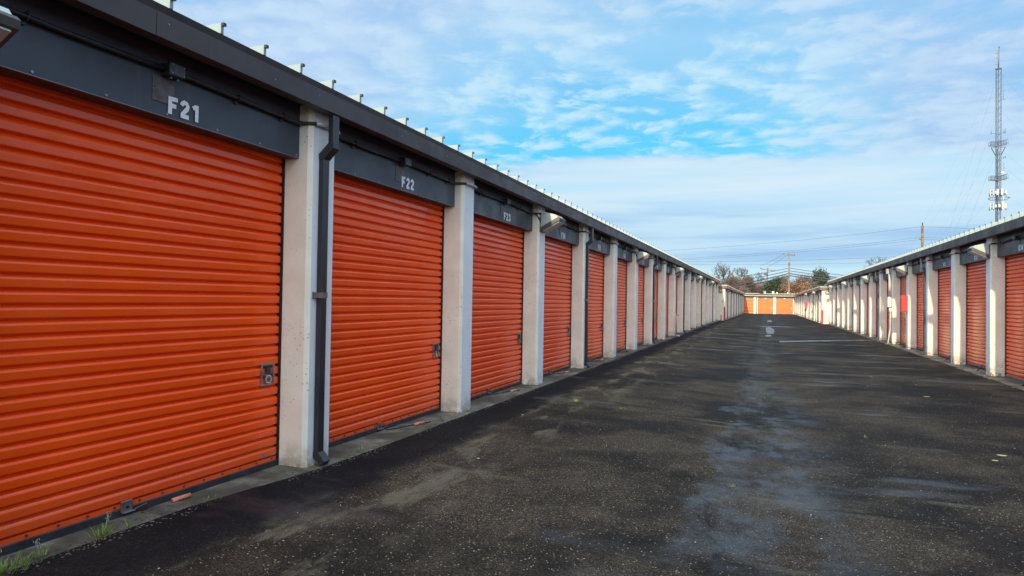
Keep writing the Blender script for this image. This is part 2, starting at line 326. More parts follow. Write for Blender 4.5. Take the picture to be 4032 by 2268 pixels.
# ---------------------------------------------------------------- mesh helpers
class MB:
    def __init__(s): s.v=[]; s.f=[]; s.m=[]; s.sm=[]; s.mats=[]
    def mi(s,m):
        if m not in s.mats: s.mats.append(m)
        return s.mats.index(m)
    def add(s,vs,fs,m,smooth=False):
        o=len(s.v); k=s.mi(m); s.v+= [tuple(p) for p in vs]
        for f in fs: s.f.append(tuple(o+i for i in f)); s.m.append(k); s.sm.append(smooth)
        return s
    def box(s,x0,x1,y0,y1,z0,z1,m,bev=0.0):
        if x1<x0: x0,x1=x1,x0
        if y1<y0: y0,y1=y1,y0
        if z1<z0: z0,z1=z1,z0
        if bev<=0:
            v=[(x,y,z) for z in(z0,z1) for y in(y0,y1) for x in(x0,x1)]
            return s.add(v,[(0,2,3,1),(4,5,7,6),(0,1,5,4),(2,6,7,3),(0,4,6,2),(1,3,7,5)],m)
        b=min(bev,(x1-x0)/2.01,(y1-y0)/2.01,(z1-z0)/2.01)
        v=[];idx={}
        for ix,X in enumerate((x0,x1)):
            for iy,Y in enumerate((y0,y1)):
                for iz,Z in enumerate((z0,z1)):
                    sx,sy,sz=(1,-1)[ix],(1,-1)[iy],(1,-1)[iz]
                    for a in range(3):
                        p=[X+sx*b,Y+sy*b,Z+sz*b]; p[a]=(X,Y,Z)[a]; idx[ix,iy,iz,a]=len(v); v.append(tuple(p))
        f=[]
        q=lambda a,lst:f.append([idx[(*k,a)] for k in lst])
        q(0,[(0,0,0),(0,0,1),(0,1,1),(0,1,0)]); q(0,[(1,0,0),(1,1,0),(1,1,1),(1,0,1)])
        q(1,[(0,0,0),(1,0,0),(1,0,1),(0,0,1)]); q(1,[(0,1,0),(0,1,1),(1,1,1),(1,1,0)])
        q(2,[(0,0,0),(0,1,0),(1,1,0),(1,0,0)]); q(2,[(0,0,1),(1,0,1),(1,1,1),(0,1,1)])
        for i in(0,1):
            for j in(0,1):
                f.append([idx[i,j,0,0],idx[i,j,0,1],idx[i,j,1,1],idx[i,j,1,0]])
                f.append([idx[i,0,j,0],idx[i,0,j,2],idx[i,1,j,2],idx[i,1,j,0]])
                f.append([idx[0,i,j,1],idx[0,i,j,2],idx[1,i,j,2],idx[1,i,j,1]])
                for k in(0,1): f.append([idx[i,j,k,0],idx[i,j,k,1],idx[i,j,k,2]])
        return s.add(v,f,m)
    def prism(s,pts,h0,h1,m,axis='z',smooth=False):
        """polygon pts extruded; axis z: pts are (x,y); axis x: pts are (y,z)"""
        n=len(pts)
        if axis=='z': mk=lambda p,h:(p[0],p[1],h)
        elif axis=='x': mk=lambda p,h:(h,p[0],p[1])
        else: mk=lambda p,h:(p[0],h,p[1])
        v=[mk(p,h0) for p in pts]+[mk(p,h1) for p in pts]
        s.add(v,[(i,(i+1)%n,n+(i+1)%n,n+i) for i in range(n)],m,smooth)
        return s.add(v,[tuple(range(n))[::-1],tuple(range(n,2*n))],m)
    def tube(s,path,r,m,n=6,smooth=True,cap=True):
        P=[Vector(p) for p in path]; rr=r if isinstance(r,(list,tuple)) else [r]*len(P)
        rings=[]; prev=None
        for i,p in enumerate(P):
            d=(P[min(i+1,len(P)-1)]-P[max(i-1,0)])
            if d.length<1e-9: d=Vector((0,0,1))
            d.normalize()
            a=prev if prev is not None else (Vector((0,0,1)) if abs(d.z)<.9 else Vector((1,0,0)))
            a=(a-d*a.dot(d)); 
            if a.length<1e-6: a=d.orthogonal()
            a.normalize(); prev=a; b=d.cross(a)
            rings.append([p+(a*math.cos(2*math.pi*k/n)+b*math.sin(2*math.pi*k/n))*rr[i] for k in range(n)])
        v=[q for rg in rings for q in rg]; f=[]
        for i in range(len(P)-1):
            for k in range(n): f.append((i*n+k,i*n+(k+1)%n,(i+1)*n+(k+1)%n,(i+1)*n+k))
        if cap: f.append(tuple(range(n))[::-1]); f.append(tuple((len(P)-1)*n+k for k in range(n)))
        return s.add(v,f,m,smooth)
    def sheet(s,grid,m,smooth=True):
        nr=len(grid); nc=len(grid[0]); v=[p for r in grid for p in r]
        return s.add(v,[(i*nc+j,i*nc+j+1,(i+1)*nc+j+1,(i+1)*nc+j) for i in range(nr-1) for j in range(nc-1)],m,smooth)
    def mesh(s,name,fix=True):
        me=bpy.data.meshes.new(name); me.from_pydata(s.v,[],s.f)
        for k in s.mats: me.materials.append(k)
        me.polygons.foreach_set('material_index',s.m); me.polygons.foreach_set('use_smooth',s.sm)
        if fix and len(s.f)<20000:
            import bmesh
            bm=bmesh.new(); bm.from_mesh(me); bmesh.ops.recalc_face_normals(bm,faces=bm.faces); bm.to_mesh(me); bm.free()
        me.update(); return me
    def build(s,name,parent=None,loc=None,**k):
        return put(name,s.mesh(name,**k),parent,loc)
def put(name,me,parent=None,loc=None,rz=0):
    o=bpy.data.objects.new(name,me); COL.objects.link(o)
    if parent: o.parent=parent
    if loc is not None: o.location=loc
    if rz: o.rotation_euler=(0,0,rz)
    return o
def tag(o,label=None,cat=None,group=None,kind=None):
    if label: o['label']=label
    if cat: o['category']=cat
    if group: o['group']=group
    if kind: o['kind']=kind
    return o
def thing(name,label,cat,loc=(0,0,0),rz=0,group=None):
    o=bpy.data.objects.new(name,None); COL.objects.link(o); o.location=loc; o.rotation_euler=(0,0,rz); o.empty_display_size=.2
    return tag(o,label,cat,group)
_tc={}
def textmesh(txt,h,m,off=0.0,sx=1.0):
    key=(txt,h,m.name)
    if key in _tc: return _tc[key]
    c=bpy.data.curves.new('t','FONT'); c.body=txt; c.size=h/0.69; c.offset=off; c.extrude=.0015; c.align_x='LEFT'
    o=bpy.data.objects.new('t',c); COL.objects.link(o)
    bpy.context.view_layer.update()
    me=bpy.data.meshes.new_from_object(o.evaluated_get(bpy.context.evaluated_depsgraph_get()))
    me.transform(Matrix(((sx,0,0,0),(0,0,1,0),(0,1,0,0),(0,0,0,1))))   # stands up, faces local -y
    for v in me.vertices: v.co.y=-v.co.y
    me.materials.clear(); me.materials.append(m)
    bpy.data.objects.remove(o); _tc[key]=me
    return me
GL={'F':[[(.1,0),(.1,1)],[(.2,.9),(.62,.9)],[(.2,.50),(.52,.50)]],
'G':[[(.55,.76),(.44,.9),(.22,.9),(.1,.76),(.1,.24),(.22,.1),(.42,.1),(.53,.24),(.53,.46)],[(.62,.47),(.34,.47)]],
'0':[[(.1,.5),(.1,.76),(.22,.9),(.40,.9),(.52,.76),(.52,.24),(.40,.1),(.22,.1),(.1,.24),(.1,.5)]],
'1':[[(.36,0),(.36,1)],[(.06,.74),(.27,.86)]],
'2':[[(.07,.70),(.14,.85),(.27,.91),(.43,.88),(.52,.74),(.47,.58),(.10,.16)],[(.02,.1),(.60,.1)]],
'3':[[(.07,.78),(.2,.91),(.4,.9),(.51,.75),(.42,.58),(.24,.53)],[(.26,.48),(.44,.43),(.52,.27),(.42,.12),(.22,.09),(.06,.22)]],
'4':[[(.44,0),(.44,1)],[(.34,.94),(.08,.33),(.62,.30)]],
'5':[[(.56,.9),(.13,.9),(.13,.56),(.36,.60),(.51,.48),(.51,.24),(.38,.1),(.2,.09),(.06,.20)]],
'6':[[(.52,.80),(.38,.91),(.22,.88),(.1,.68),(.1,.24),(.22,.1),(.40,.1),(.52,.24),(.52,.42),(.38,.54),(.2,.50)]],
'7':[[(.04,.9),(.54,.9),(.24,0)]],
'8':[[(.31,.54),(.14,.62),(.12,.80),(.24,.91),(.40,.91),(.50,.80),(.48,.62),(.31,.54)],[(.31,.46),(.50,.36),(.52,.2),(.40,.09),(.22,.09),(.1,.2),(.12,.36),(.31,.46)]],
'9':[[(.10,.20),(.24,.09),(.40,.12),(.52,.32),(.52,.76),(.40,.9),(.22,.9),(.1,.76),(.1,.58),(.24,.46),(.42,.50)]]}
def glyphs(txt,h,m,adv=.93,t=.25):
    key=(txt,h,'g')
    if key in _tc: return _tc[key]
    b=MB(); x0=0; rng=random.Random(txt); dep=0
    for ch in txt:
        for st in GL[ch]:
            dep+=1; n=len(st); L=[];Rr=[]
            for i,p in enumerate(st):
                a=Vector(st[max(i-1,0)]); c=Vector(st[min(i+1,n-1)]); q=Vector(p)
                d1=(q-a).normalized() if i>0 else (c-q).normalized(); d2=(c-q).normalized() if i<n-1 else d1
                nn=Vector((-(d1+d2).y,(d1+d2).x)).normalized(); k=t*.5/max(.5,nn.dot(Vector((-d1.y,d1.x))))
                if st[0]==st[-1] and i in(0,n-1):
                    e1=(Vector(st[-1])-Vector(st[-2])).normalized(); e2=(Vector(st[1])-Vector(st[0])).normalized(); nn=Vector((-(e1+e2).y,(e1+e2).x)).normalized(); k=t*.5
                j=1+rng.uniform(-.10,.10)
                L.append(q+nn*k*j); Rr.append(q-nn*k*j)
            vs=[((x0+p.x)*h,-.0012-.0002*dep,p.y*h) for p in L]+[((x0+p.x)*h,-.0012-.0002*dep,p.y*h) for p in Rr]
            b.add(vs,[(i,n+i,n+i+1,i+1) for i in range(n-1)],m)
        x0+=adv*(.74 if ch=='1' else .80)+.07
    me=b.mesh('unit_number',fix=False); _tc[key]=me; return me
def hsh(i,k=0): return random.Random(i*7919+k*104729+13).random()

# ---------------------------------------------------------------- ground, drive, kerbs
XL,XR=-3.642,4.683      # planes of the pillar fronts
PB=3.05; PW=.348
def lerp(a,b,t): return a+(b-a)*max(0,min(1,t))
def gh(x,y):
    far=lerp(0,1,(y-45)/66)
    l=lerp(-.012,-.20,far); r=lerp(-.098,-.20,far)
    t=(x-(-3.5))/(4.55+3.5); tc=.45
    z=lerp(l,r,t); v=max(0,1-abs(t-tc)/tc if t<tc else 1-abs(t-tc)/(1-tc))
    return z-.085*(v**1.15)*(1-.4*far)+.006*mnoise.noise((x*.7,y*.5,3))
def ledge(y):
    return -3.505-.20*(1/(1+math.exp((y-4.15)*3.2)))+.018*mnoise.noise((y*1.3,0,0))+.012*mnoise.noise((y*7,2,0))
def redge(y): return 4.535+.02*mnoise.noise((y*1.1,5,0))+.010*mnoise.noise((y*6,7,0))
g=MB()
g.add([(-1500,-600,-.6),(1500,-600,-.6),(1500,2500,-.6),(-1500,2500,-.6)],[(0,1,2,3)],M['ground'])
tag(g.build('ground'),kind='structure')
ys=[-22+i*.5 for i in range(44)]+[i*.12 for i in range(130)]+[15.6+i*.4 for i in range(70)]+[43.6+i*1.5 for i in range(52)]
xs=[-4.3+i*.155 for i in range(65)]
def axx(x,y): return x
grid=[]
for y in ys:
    row=[]
    for x in xs: row.append((x,y,gh(x,y)))
    grid.append(row)
a=MB().sheet(grid,M['asphalt'])
tag(a.build('asphalt_drive',fix=False),kind='structure')
# lot around the buildings
a=MB(); a.add([(-60,-30,-.32),(60,-30,-.32),(60,125,-.32),(-60,125,-.32)],[(0,1,2,3)],M['asphalt'])
tag(a.build('asphalt_lot'),kind='structure')
def slab(name,edge,x_in,z,y0,y1,label):
    rows=[]; y=y0
    while y<=y1:
        e=edge(y); s=1 if e>x_in else -1; zz=z+.004*mnoise.noise((y*2,1,4))
        rows.append([(x_in,y,zz),(e-s*.14,y,zz),(e-s*.03,y,zz-.006),(e,y,zz-.022),(e+s*.008,y,z-.2)]); y+=.11 if y<20 else .5
    b=MB().sheet(rows,M['slab'],smooth=False)
    return tag(b.build(name,fix=False),label=None,kind='structure')
slab('left_kerb_slab',ledge,-4.25,0.0,-14,57.0,'')
slab('right_kerb_slab',redge,5.25,-.079,-14,57.3,'')
# puddles
def puddle(pts,label):
    b=MB(); n=len(pts); vs=[]
    for i in range(n):
        p0=Vector(pts[i]); p1=Vector(pts[(i+1)%n]); k=10
        for j in range(k):
            q=p0.lerp(p1,j/k); w_=.07*mnoise.noise((q.x*3,q.y*1.2,8)); vs.append((q.x+w_,q.y+w_*1.5))
    zz=max(gh(x,y) for x,y in vs)
    cx=sum(p[0] for p in vs)/len(vs); cy=sum(p[1] for p in vs)/len(vs)
    V=[(x,y,gh(x,y)+.014) for x,y in vs]+[(cx,cy,gh(cx,cy)+.016)]
    b.add(V,[(i,(i+1)%len(vs),len(vs)) for i in range(len(vs))],M['water'],True)
    tag(b.build('puddle'),kind='structure')
puddle([(-.7,47.6),(.5,47.2),(1.9,47.7),(1.2,48.8),(.0,48.9)],'')
puddle([(.10,36.5),(.42,37.0),(.50,43.0),(.30,47.0),(.02,46.5),(.05,40)],'')
puddle([(.0,33.4),(.28,33.6),(.24,35.6),(.05,35.4)],'')
puddle([(.15,60),(.55,60.5),(.5,68),(.2,67)],'')
# water track from a downspout to the gutter in the middle
b=MB(); rows=[]
for i in range(60):
    t=i/59; x=lerp(.55,4.50,t); y=lerp(29.45,32.75,t); wd=lerp(.55,.22,t)*(1+.35*mnoise.noise((x*3,0,1)))
    rows.append([(x-.01,y+wd,gh(x,y)+.016),(x+.01,y-wd,gh(x,y)+.016)])
b.sheet(rows,M['water2']); tag(b.build('puddle'),kind='structure')

# ---------------------------------------------------------------- storage rows: shared part meshes (front plane y=0, outwards is -y)
DH=2.645     # underside of the header
def m_pillar(h,z0=-.3,mm='pillar'):
    c=.034; d=.42
    b=MB().prism([(c,0),(PW-c*.6,0),(PW,c*.6),(PW,d),(0,d),(0,c)],z0,h,M[mm])
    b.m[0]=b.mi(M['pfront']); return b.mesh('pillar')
def m_door(wd,h,rail='rubber',mm='door'):
    """corrugated curtain: lip, face, tuck, groove"""
    pit=.0868; b=MB(); z=.052; prof=[]
    prof.append((-.013,z))
    prof.append((-.013,z+.030)); z+=.030
    while z<h+.12:
        prof+=[(.013,z-.001),(.006,z+.006),(-.0140,z+.0145),(-.0160,z+.020),(-.0172,z+.059),(-.0165,z+.062),(-.0125,z+.070),(-.0050,z+.077),(.010,z+.081)]
        z+=pit
    us=[0.0,.012,.03]+[.03+(wd-.06)*i/14 for i in range(1,14)]+[wd-.03,wd-.012,wd]
    rows=[]
    for (y,z) in prof:
        row=[]
        for i,u in enumerate(us):
            e=.010 if i in(0,len(us)-1) else (.002 if i in(1,len(us)-2) else 0)
            row.append((u,max(y,-.02)+e+.0018*math.sin(u*2.3+z*1.1),z))
        rows.append(row)
    nc=len(us); vv=[]; ff=[]
    for r in range(len(rows)-1):       # split rows so the folds stay crisp
        o=len(vv); vv+=rows[r]+rows[r+1]; ff+=[(o+j,o+j+1,o+nc+j+1,o+nc+j) for j in range(nc-1)]
    b.add(vv,ff,M[mm],True)
    k=int(wd/.19)
    for i in range(k+1):
        x=.07+i*(wd-.14)/k
        b.prism([(x+.0075*math.cos(a*math.pi/4),.071+.0075*math.sin(a*math.pi/4)) for a in range(8)],-.021,-.010,M['rivet'],axis='y')
    me=b.mesh('roll_up_door',fix=False)
    return me
DOORW=PB-PW-.014
def m_bottom(wd,mm):
    b=MB(); b.box(0,wd,-.022,.022,-.004,.052,M[mm],.006); b.box(.0,wd,.0,.02,-.02,.0,M['gap'])
    return b.mesh('bottom_bar')
def m_rivets(wd,mm):
    b=MB(); k=int(wd/.19)
    for i in range(k+1):
        x=.07+i*(wd-.14)/k
        b.prism([(x+.0075*math.cos(a*math.pi/4),.071+.0075*math.sin(a*math.pi/4)) for a in range(8)],-.021,-.010,M[mm],axis='y')
    return b.mesh('rivets')
def m_guide():
    b=MB(); b.box(-.006,.004,-.004,.05,-.02,DH+.1,M['gap']); b.box(-.006,-.001,-.03,-.004,-.02,DH+.1,M['dark']); return b.mesh('door_guide')
def m_header(z1,z0=DH):
    b=MB(); wd=PB-PW-.004
    b.box(.002,wd,.122,.150,z0,z1,M['header'])
    b.box(.002,wd,.1505,.285,z0+.002,z0+.03,M['under'])
    b.box(.002,wd,.285,.31,z0+.03,z1,M['gap'])
    b.box(.004,wd-.002,.1205,.1225,z0+.001,z0+.004,M['screw'])  # pale strip painted as light caught along the header's lower edge
    for i in range(7):
        x=.04+i*(wd-.08)/6
        b.prism([(x+.008*math.cos(a*math.pi/4),z0+.022+.008*math.sin(a*math.pi/4)) for a in range(8)],.116,.1215,M['screw'],axis='y')
    return b.mesh('header_panel')
def m_screws():
    b=MB(); wd=PB-PW
    for i in range(7):
        x=.04+i*(wd-.08)/6
        b.prism([(x+.008*math.cos(a*math.pi/4),DH+.022+.008*math.sin(a*math.pi/4)) for a in range(8)],.116,.1215,M['screw'],axis='y')
    return b.mesh('screws')
def m_plate():
    b=MB(); b.box(1.235,1.405,.1165,.1215,2.735,2.905,M['plate'],.002)
    for (x,z) in((1.247,2.825),(1.394,2.80)):
        b.prism([(x+.006*math.cos(a*math.pi/4),z+.006*math.sin(a*math.pi/4)) for a in range(8)],.1135,.117,M['gap'],axis='y')
    return b.mesh('cover_plate')
CZ=2.952
def m_conduit():
    b=MB(); y=.085
    b.tube([(.05,y,CZ-.004),(.6,y,CZ-.012),(1.30,y,CZ)],.0165,M['dark'],8)
    b.tube([(1.41,y,CZ),(1.9,y,CZ-.006),(2.3,y,CZ-.012),(2.62,y,CZ-.014),(2.68,y-.02,CZ-.012),(2.72,y-.075,CZ-.008),(2.745,y-.105,CZ-.006)],.0165,M['dark'],8)
    b.tube([(2.7452,-.022,CZ-.006),(2.79,-.034,CZ-.003),(2.88,-.034,CZ),(2.98,-.034,CZ-.004),(3.045,-.024,CZ-.006),(3.085,.0,CZ-.006)],.0175,M['lightgrey'],8)
    b.tube([(3.0855,.0,CZ-.006),(3.10,.04,CZ-.005),(3.103,.085,CZ-.004)],.0165,M['dark'],8)
    for x in(.42,1.95,2.45):
        b.tube([(x+.012*0,.085+.024*math.cos(q),CZ-.008+.024*math.sin(q)) for q in [math.pi*(-.7+1.4*k/8)+math.pi for k in range(9)]],.0055,M['dark'],5)
        b.box(x-.010,x+.010,.105,.121,CZ-.05,CZ-.018,M['dark'])
    return b.mesh('conduit')
def m_jbox():
    b=MB(); b.box(1.295,1.415,.035,.121,CZ-.043,CZ+.043,M['dark'],.004); b.box(1.299,1.411,.028,.0345,CZ-.039,CZ+.039,M['header'],.002)
    for x in(1.31,1.40):
        for z in(-.028,.028):
            b.prism([(x+.005*math.cos(a*math.pi/3),CZ+z+.005*math.sin(a*math.pi/3)) for a in range(6)],.0255,.0285,M['screw'],axis='y')
    for x in (1.33,1.385): b.prism([(x+.006*math.cos(a*math.pi/3),CZ-.052+.006*math.sin(a*math.pi/3)) for a in range(6)],.06,.075,M['screw'],axis='y')
    return b.mesh('junction_box')
def m_latch():
    b=MB(); m=M['galv']
    # recessed slide latch with raised frame
    w_,h_=.155,.185
    b.box(0,.018,-.027,-.012,0,h_,m,.003); b.box(w_-.018,w_,-.027,-.012,0,h_,m,.003)
    b.box(.018,w_-.018,-.027,-.012,h_-.018,h_,m,.003); b.box(.018,w_-.018,-.027,-.012,0,.018,m,.003)
    b.box(.018,w_-.018,-.0125,-.004,.018,h_-.018,M['dark'])
    b.box(.05,.10,-.040,-.012,.085,.150,M['dark'],.004); b.box(.03,.135,-.022,-.012,.095,.110,m,.003)
    return b.mesh('latch')
def m_padlock(kind):
    b=MB(); m=M['chrome']
    if kind==0:   # round disc lock
        b.prism([(.036*math.cos(a*math.pi/10),.036*math.sin(a*math.pi/10)) for a in range(20)],-.075,-.048,m,axis='y')
        b.prism([(.026*math.cos(a*math.pi/8),.026*math.sin(a*math.pi/8)) for a in range(16)],-.078,-.0752,M['galv'],axis='y')
        b.prism([(.009*math.cos(a*math.pi/4),.009*math.sin(a*math.pi/4)) for a in range(8)],-.081,-.0782,M['gap'],axis='y')
        b.tube([(.02*math.cos(t),-.062,.026+.022*math.sin(t)) for t in [math.pi*k/6 for k in range(7)]],.005,m,6)
    else:
        b.box(-.024,.024,-.072,-.050,-.045,.0,m if kind==1 else M['galv'],.005)
        b.tube([(-.014,-.061,0)]+[(.014*math.cos(t),-.061,.020+.014*math.sin(t)) for t in [math.pi-math.pi*k/6 for k in range(7)]]+[(.014,-.061,0)],.004,m,6)
    return b.mesh('padlock')
def m_tag():
    b=MB(); b.box(0,.055,-.0185,-.0165,0,.024,M['galv']); b.box(.005,.05,-.0192,-.0186,.004,.010,M['greytext']); b.box(.005,.04,-.0192,-.0186,.014,.019,M['greytext']); return b.mesh('maker_label')
def m_bracket():
    b=MB(); b.box(0,.085,-.030,-.018,.028,.098,M['galv'],.004); b.box(.0,.085,-.055,-.030,.024,.032,M['galv'],.002)
    b.prism([(.085,.03),(.175,.045),(.175,.05),(.085,.04)],-.050,-.046,M['galv'],axis='y')
    b.prism([(.045+.011*math.cos(a*math.pi/4),.055+.011*math.sin(a*math.pi/4)) for a in range(8)],-.034,-.030,M['gap'],axis='y')
    return b.mesh('pull_bracket')
def m_rope(kind):
    b=MB()
    if kind==0: b.tube([(.07,-.03,.03),(.09,-.04,.012),(.12,-.045,.008),(.17,-.035,.008)],.005,M['rope'],5)
    else: b.tube([(.06,-.045,.03),(.09,-.075,.008),(.20,-.11,.006),(.34,-.15,.007),(.46,-.20,.010),(.52,-.225,.030),(.56,-.25,.016),(.6,-.262,.012),(.68,-.27,.008),(.74,-.262,.006)],.006,M['rope'],6)
    return b.mesh('pull_rope')
def m_handle(kind):
    b=MB()
    if kind==0: b.tube([(.33,-.075,.016),(.38,-.078,.017),(.47,-.085,.018)],.016,M['handle'],10)
    elif kind==1: b.tube([(.44,-.215,.016),(.50,-.225,.020),(.60,-.255,.020)],.017,M['handle'],9)
    else: b.tube([(.50,-.23,.014),(.63,-.25,.014)],.018,M['dark'],8)
    return b.mesh('pull_handle')
def m_spout(h):
    b=MB(); w_=.043; x=.150; m=M['spout']
    b.box(x-w_,x+w_,-.148,-.094,2.775,h,m,.004)
    pr=[(-.153,2.775),(-.087,2.775),(-.001,2.715),(-.001,2.640),(-.066,2.640),(-.066,2.668)]
    pr=[(-.150,2.785),(-.092,2.785),(-.001,2.700),(-.001,2.655),(-.055,2.655),(-.150,2.745)]
    b.prism(pr,x-w_-.001,x+w_+.001,m,axis='x')
    b.box(x-w_+.002,x+w_-.002,-.052,-.001,.10,2.656,m,.004)
    b.prism([(-.054,.115),(-.001,.115),(-.001,.070),(-.085,.0),(-.122,.042)],x-w_,x+w_,m,axis='x')
    b.box(x-w_+.008,x+w_-.008,-.104,-.098,.010,.030,M['gap'])
    return b.mesh('downspout')
def m_strap():
    b=MB(); x=.150; b.box(x-.080,x+.046,-.0550,-.0525,1.445,1.495,M['galv']); b.box(x-.080,x-.046,-.0522,-.001,1.445,1.495,M['galv']); b.box(x-.095,x-.0805,-.006,-.001,1.44,1.50,M['galv'])
    return b.mesh('strap')
SH={}
def rowparts():
    SH['pillar']=m_pillar(3.12); SH['door']=m_door(DOORW,DH); SH['bot']=m_bottom(DOORW,'rubber'); SH['botg']=m_bottom(DOORW,'galv'); 0
    SH['guide']=m_guide(); SH['header']=m_header(3.12); SH['plate']=m_plate(); SH['conduit']=m_conduit(); SH['jbox']=m_jbox()
    SH['latch']=m_latch(); SH['tag']=m_tag(); SH['bracket']=m_bracket(); SH['spout']=m_spout(3.03); SH['strap']=m_strap()
    for k in range(3): SH['lock%d'%k]=m_padlock(k); SH['rope%d'%k]=m_rope(k); SH['hand%d'%k]=m_handle(k)
rowparts()
def roof_parts(root,x0,x1,z_f0,z_f1,depth,ribh=.070,fas=None,ribstep=.418,rib0=0.0,o=.15,rise=0.0,lift=.075,drip='dark'):
    """fascia panels, soffit, sheet roof with standing ribs"""
    n=max(1,round((x1-x0)/3.66)); L=(x1-x0)/n; h=z_f1-z_f0
    for i in range(n):
        a=x0+i*L; b_=a+L; j=.003*(i%2)
        mm=fas(i,n) if fas else M['fascia']
        b=MB(); b.prism([(-o-j,z_f0),(-o-j,z_f1),(-o+.05,z_f1+.004),(-o+.05,z_f1-.02),(-o+.012-j,z_f1-.02),(-o+.012-j,z_f0+.012),(-o+.10,z_f0+.012),(-o+.10,z_f0)],a+.0015,b_-.0015,mm,axis='x')
        for k in range(4):
            zz=z_f0+h*(.25+.5*hsh(i,k)); xx=a+L*hsh(k,i)
            b.prism([(xx+.005*math.cos(q*math.pi/3),zz+.005*math.sin(q*math.pi/3)) for q in range(6)],-o-j-.003,-o-j+.001,M['screw'],axis='y')
        b.build('fascia',root)
    b=MB(); b.box(x0,x1,-o+.10,.45,z_f0+.06,z_f0+.075,M['gap']); b.build('soffit',root)
    b=MB(); zt=z_f1+lift
    def zz(y): return zt+rise*(y+o)
    y0,y1=-o+.045,depth
    b.add([(x0,y0,zz(y0)),(x1,y0,zz(y0)),(x1,y1,zz(y1)),(x0,y1,zz(y1)),(x0,y0+.01,zz(y0)-.07),(x1,y0+.01,zz(y0)-.07),(x1,y1,zz(y1)-.07),(x0,y1,zz(y1)-.07)],[(0,1,2,3)],M['roofsheet'])
    b.add([(x0,y0,zz(y0)),(x1,y0,zz(y0)),(x1,y0+.02,z_f1),(x0,y0+.02,z_f1)],[(0,1,2,3)],M[drip])
    k=0; x=x0+rib0
    while x<x1:
        for yy0,yy1 in((y0-.01,y1),):
            t=.013
            v=[(x-t,yy0,zz(yy0)-.002),(x+t,yy0,zz(yy0)-.002),(x+t,yy0,zz(yy0)+ribh),(x-t,yy0,zz(yy0)+ribh*1.0),(x-t,yy1,zz(yy1)-.002),(x+t,yy1,zz(yy1)-.002),(x+t,yy1,zz(yy1)+ribh),(x-t,yy1,zz(yy1)+ribh)]
            b.add(v,[(0,1,2,3),(4,7,6,5),(0,4,5,1),(1,5,6,2),(2,6,7,3),(3,7,4,0)],M['rib'])
        b.box(x-.008,x+.020,y0-.028,y0-.0105,zz(y0)+ribh-.018,zz(y0)+ribh+.004,M['dark'])
        x+=ribstep; k+=1
    b.build('roof',root)
def body(root,x0,x1,z1,depth,mm='pillar',z0=-.35,front=.40):
    b=MB(); b.box(x0,x1,front,depth,z0,z1,M[mm]); b.build('wall',root)
def bay(root,i,x0,letter,num,see,lit=True):
    """one unit: door, header, conduit; x0 = left edge of the pillar left of the door"""
    ux=x0+PW
    d=put('roll_up_door',SH['door'],root,(ux+.007,.300+.006*(hsh(num,3)-.5),0))
    put('bottom_bar',SH['botg'] if (letter,num)==('G',14) else SH['bot'],d,(0,0,0))
    put('door_guide',SH['guide'],d,(0,0,0)); 
    g2=put('door_guide',SH['guide'],d,(DOORW,0,0)); g2.scale=(-1,1,1)
    if see:
        put('latch',SH['latch'],d,(DOORW-.225,0,.703)); put('maker_label',SH['tag'],d,(DOORW-.19,0,.148-.05))
        put('pull_bracket',SH['bracket'],d,(1.20,0,0))
        rk=0 if (letter,num)==('F',21) else (2 if num%4==2 and num!=22 else 1)
        put('pull_rope',SH['rope%d'%rk],d,(1.23,0,0)); put('pull_handle',SH['hand%d'%rk],d,(1.23,0,0))
    h=put('header_panel',SH['header'],root,(ux+.002,0,0))
    if see:
        put('cover_plate',SH['plate'],h,(0,0,0))
        t=put('unit_number',glyphs(letter+str(num),.118,M['white']),h,(1.358,.1165,2.683-.004*(i%3)))
        t['label']='white stencilled number %s%d'%(letter,num)
    c=put('conduit',SH['conduit'],root,(ux,0,0)); put('junction_box',SH['jbox'],c,(0,0,0))

# ---- row F (left)
def fasF(i,n):
    k=n-1-i
    return M['fascia_r'] if k in(0,1) else (M['fascia_m'] if k in(2,) else (M['fascia_b'] if k in(3,4,5) else M['fascia']))
F=thing('storage_building','long near row on the left with orange roll-up doors numbered F21 onwards','storage building',(XL,4.632,0),R(90),'storage rows along the drive')
FK0,FK1=-4,17
for k in range(FK0,FK1+1):
    p=put('pillar',SH['pillar'],F,(k*PB,0,0))
    if k<FK1: bay(F,k,k*PB,'F',22+k,k>=-1)
    if k%3==0:
        s=put('downspout',SH['spout'],F,(k*PB,0,0)); put('strap',SH['strap'],s,(0,0,0))
body(F,FK0*PB,FK1*PB+PW,3.12,7.5)
roof_parts(F,FK0*PB-.3,FK1*PB+PW+.25,3.043,3.195,8.0,fas=fasF,rib0=(.132-(FK0*PB-.3))%.418,rise=-.02)
# ---- row G (right)
def fasG(i,n): return M['fascia_m'] if i<2 else (M['fascia_b'] if i<3 else M['fascia'])
G=thing('storage_building','near row on the right with orange roll-up doors numbered up to G14','storage building',(XR,17.576+PW,-.079),R(-90),'storage rows along the drive')
GK0,GK1=-13,7
for k in range(GK0,GK1+1):
    put('pillar',SH['pillar'],G,(k*PB,0,0))
    if k<GK1: bay(G,k,k*PB,'G',14+k,-13<=k<=1)
for k in(-2,-5,-8,-11,1,4):
    s=put('downspout',SH['spout'],G,(k*PB-.11,0,0)); put('strap',SH['strap'],s,(0,0,0))
body(G,GK0*PB,GK1*PB+PW,3.12,7.5)
roof_parts(G,GK0*PB-.25,GK1*PB+PW+.2,3.075,3.262,8.0,fas=fasG,rib0=.2,rise=.0,lift=.018,drip='roofsheet',ribh=.10)

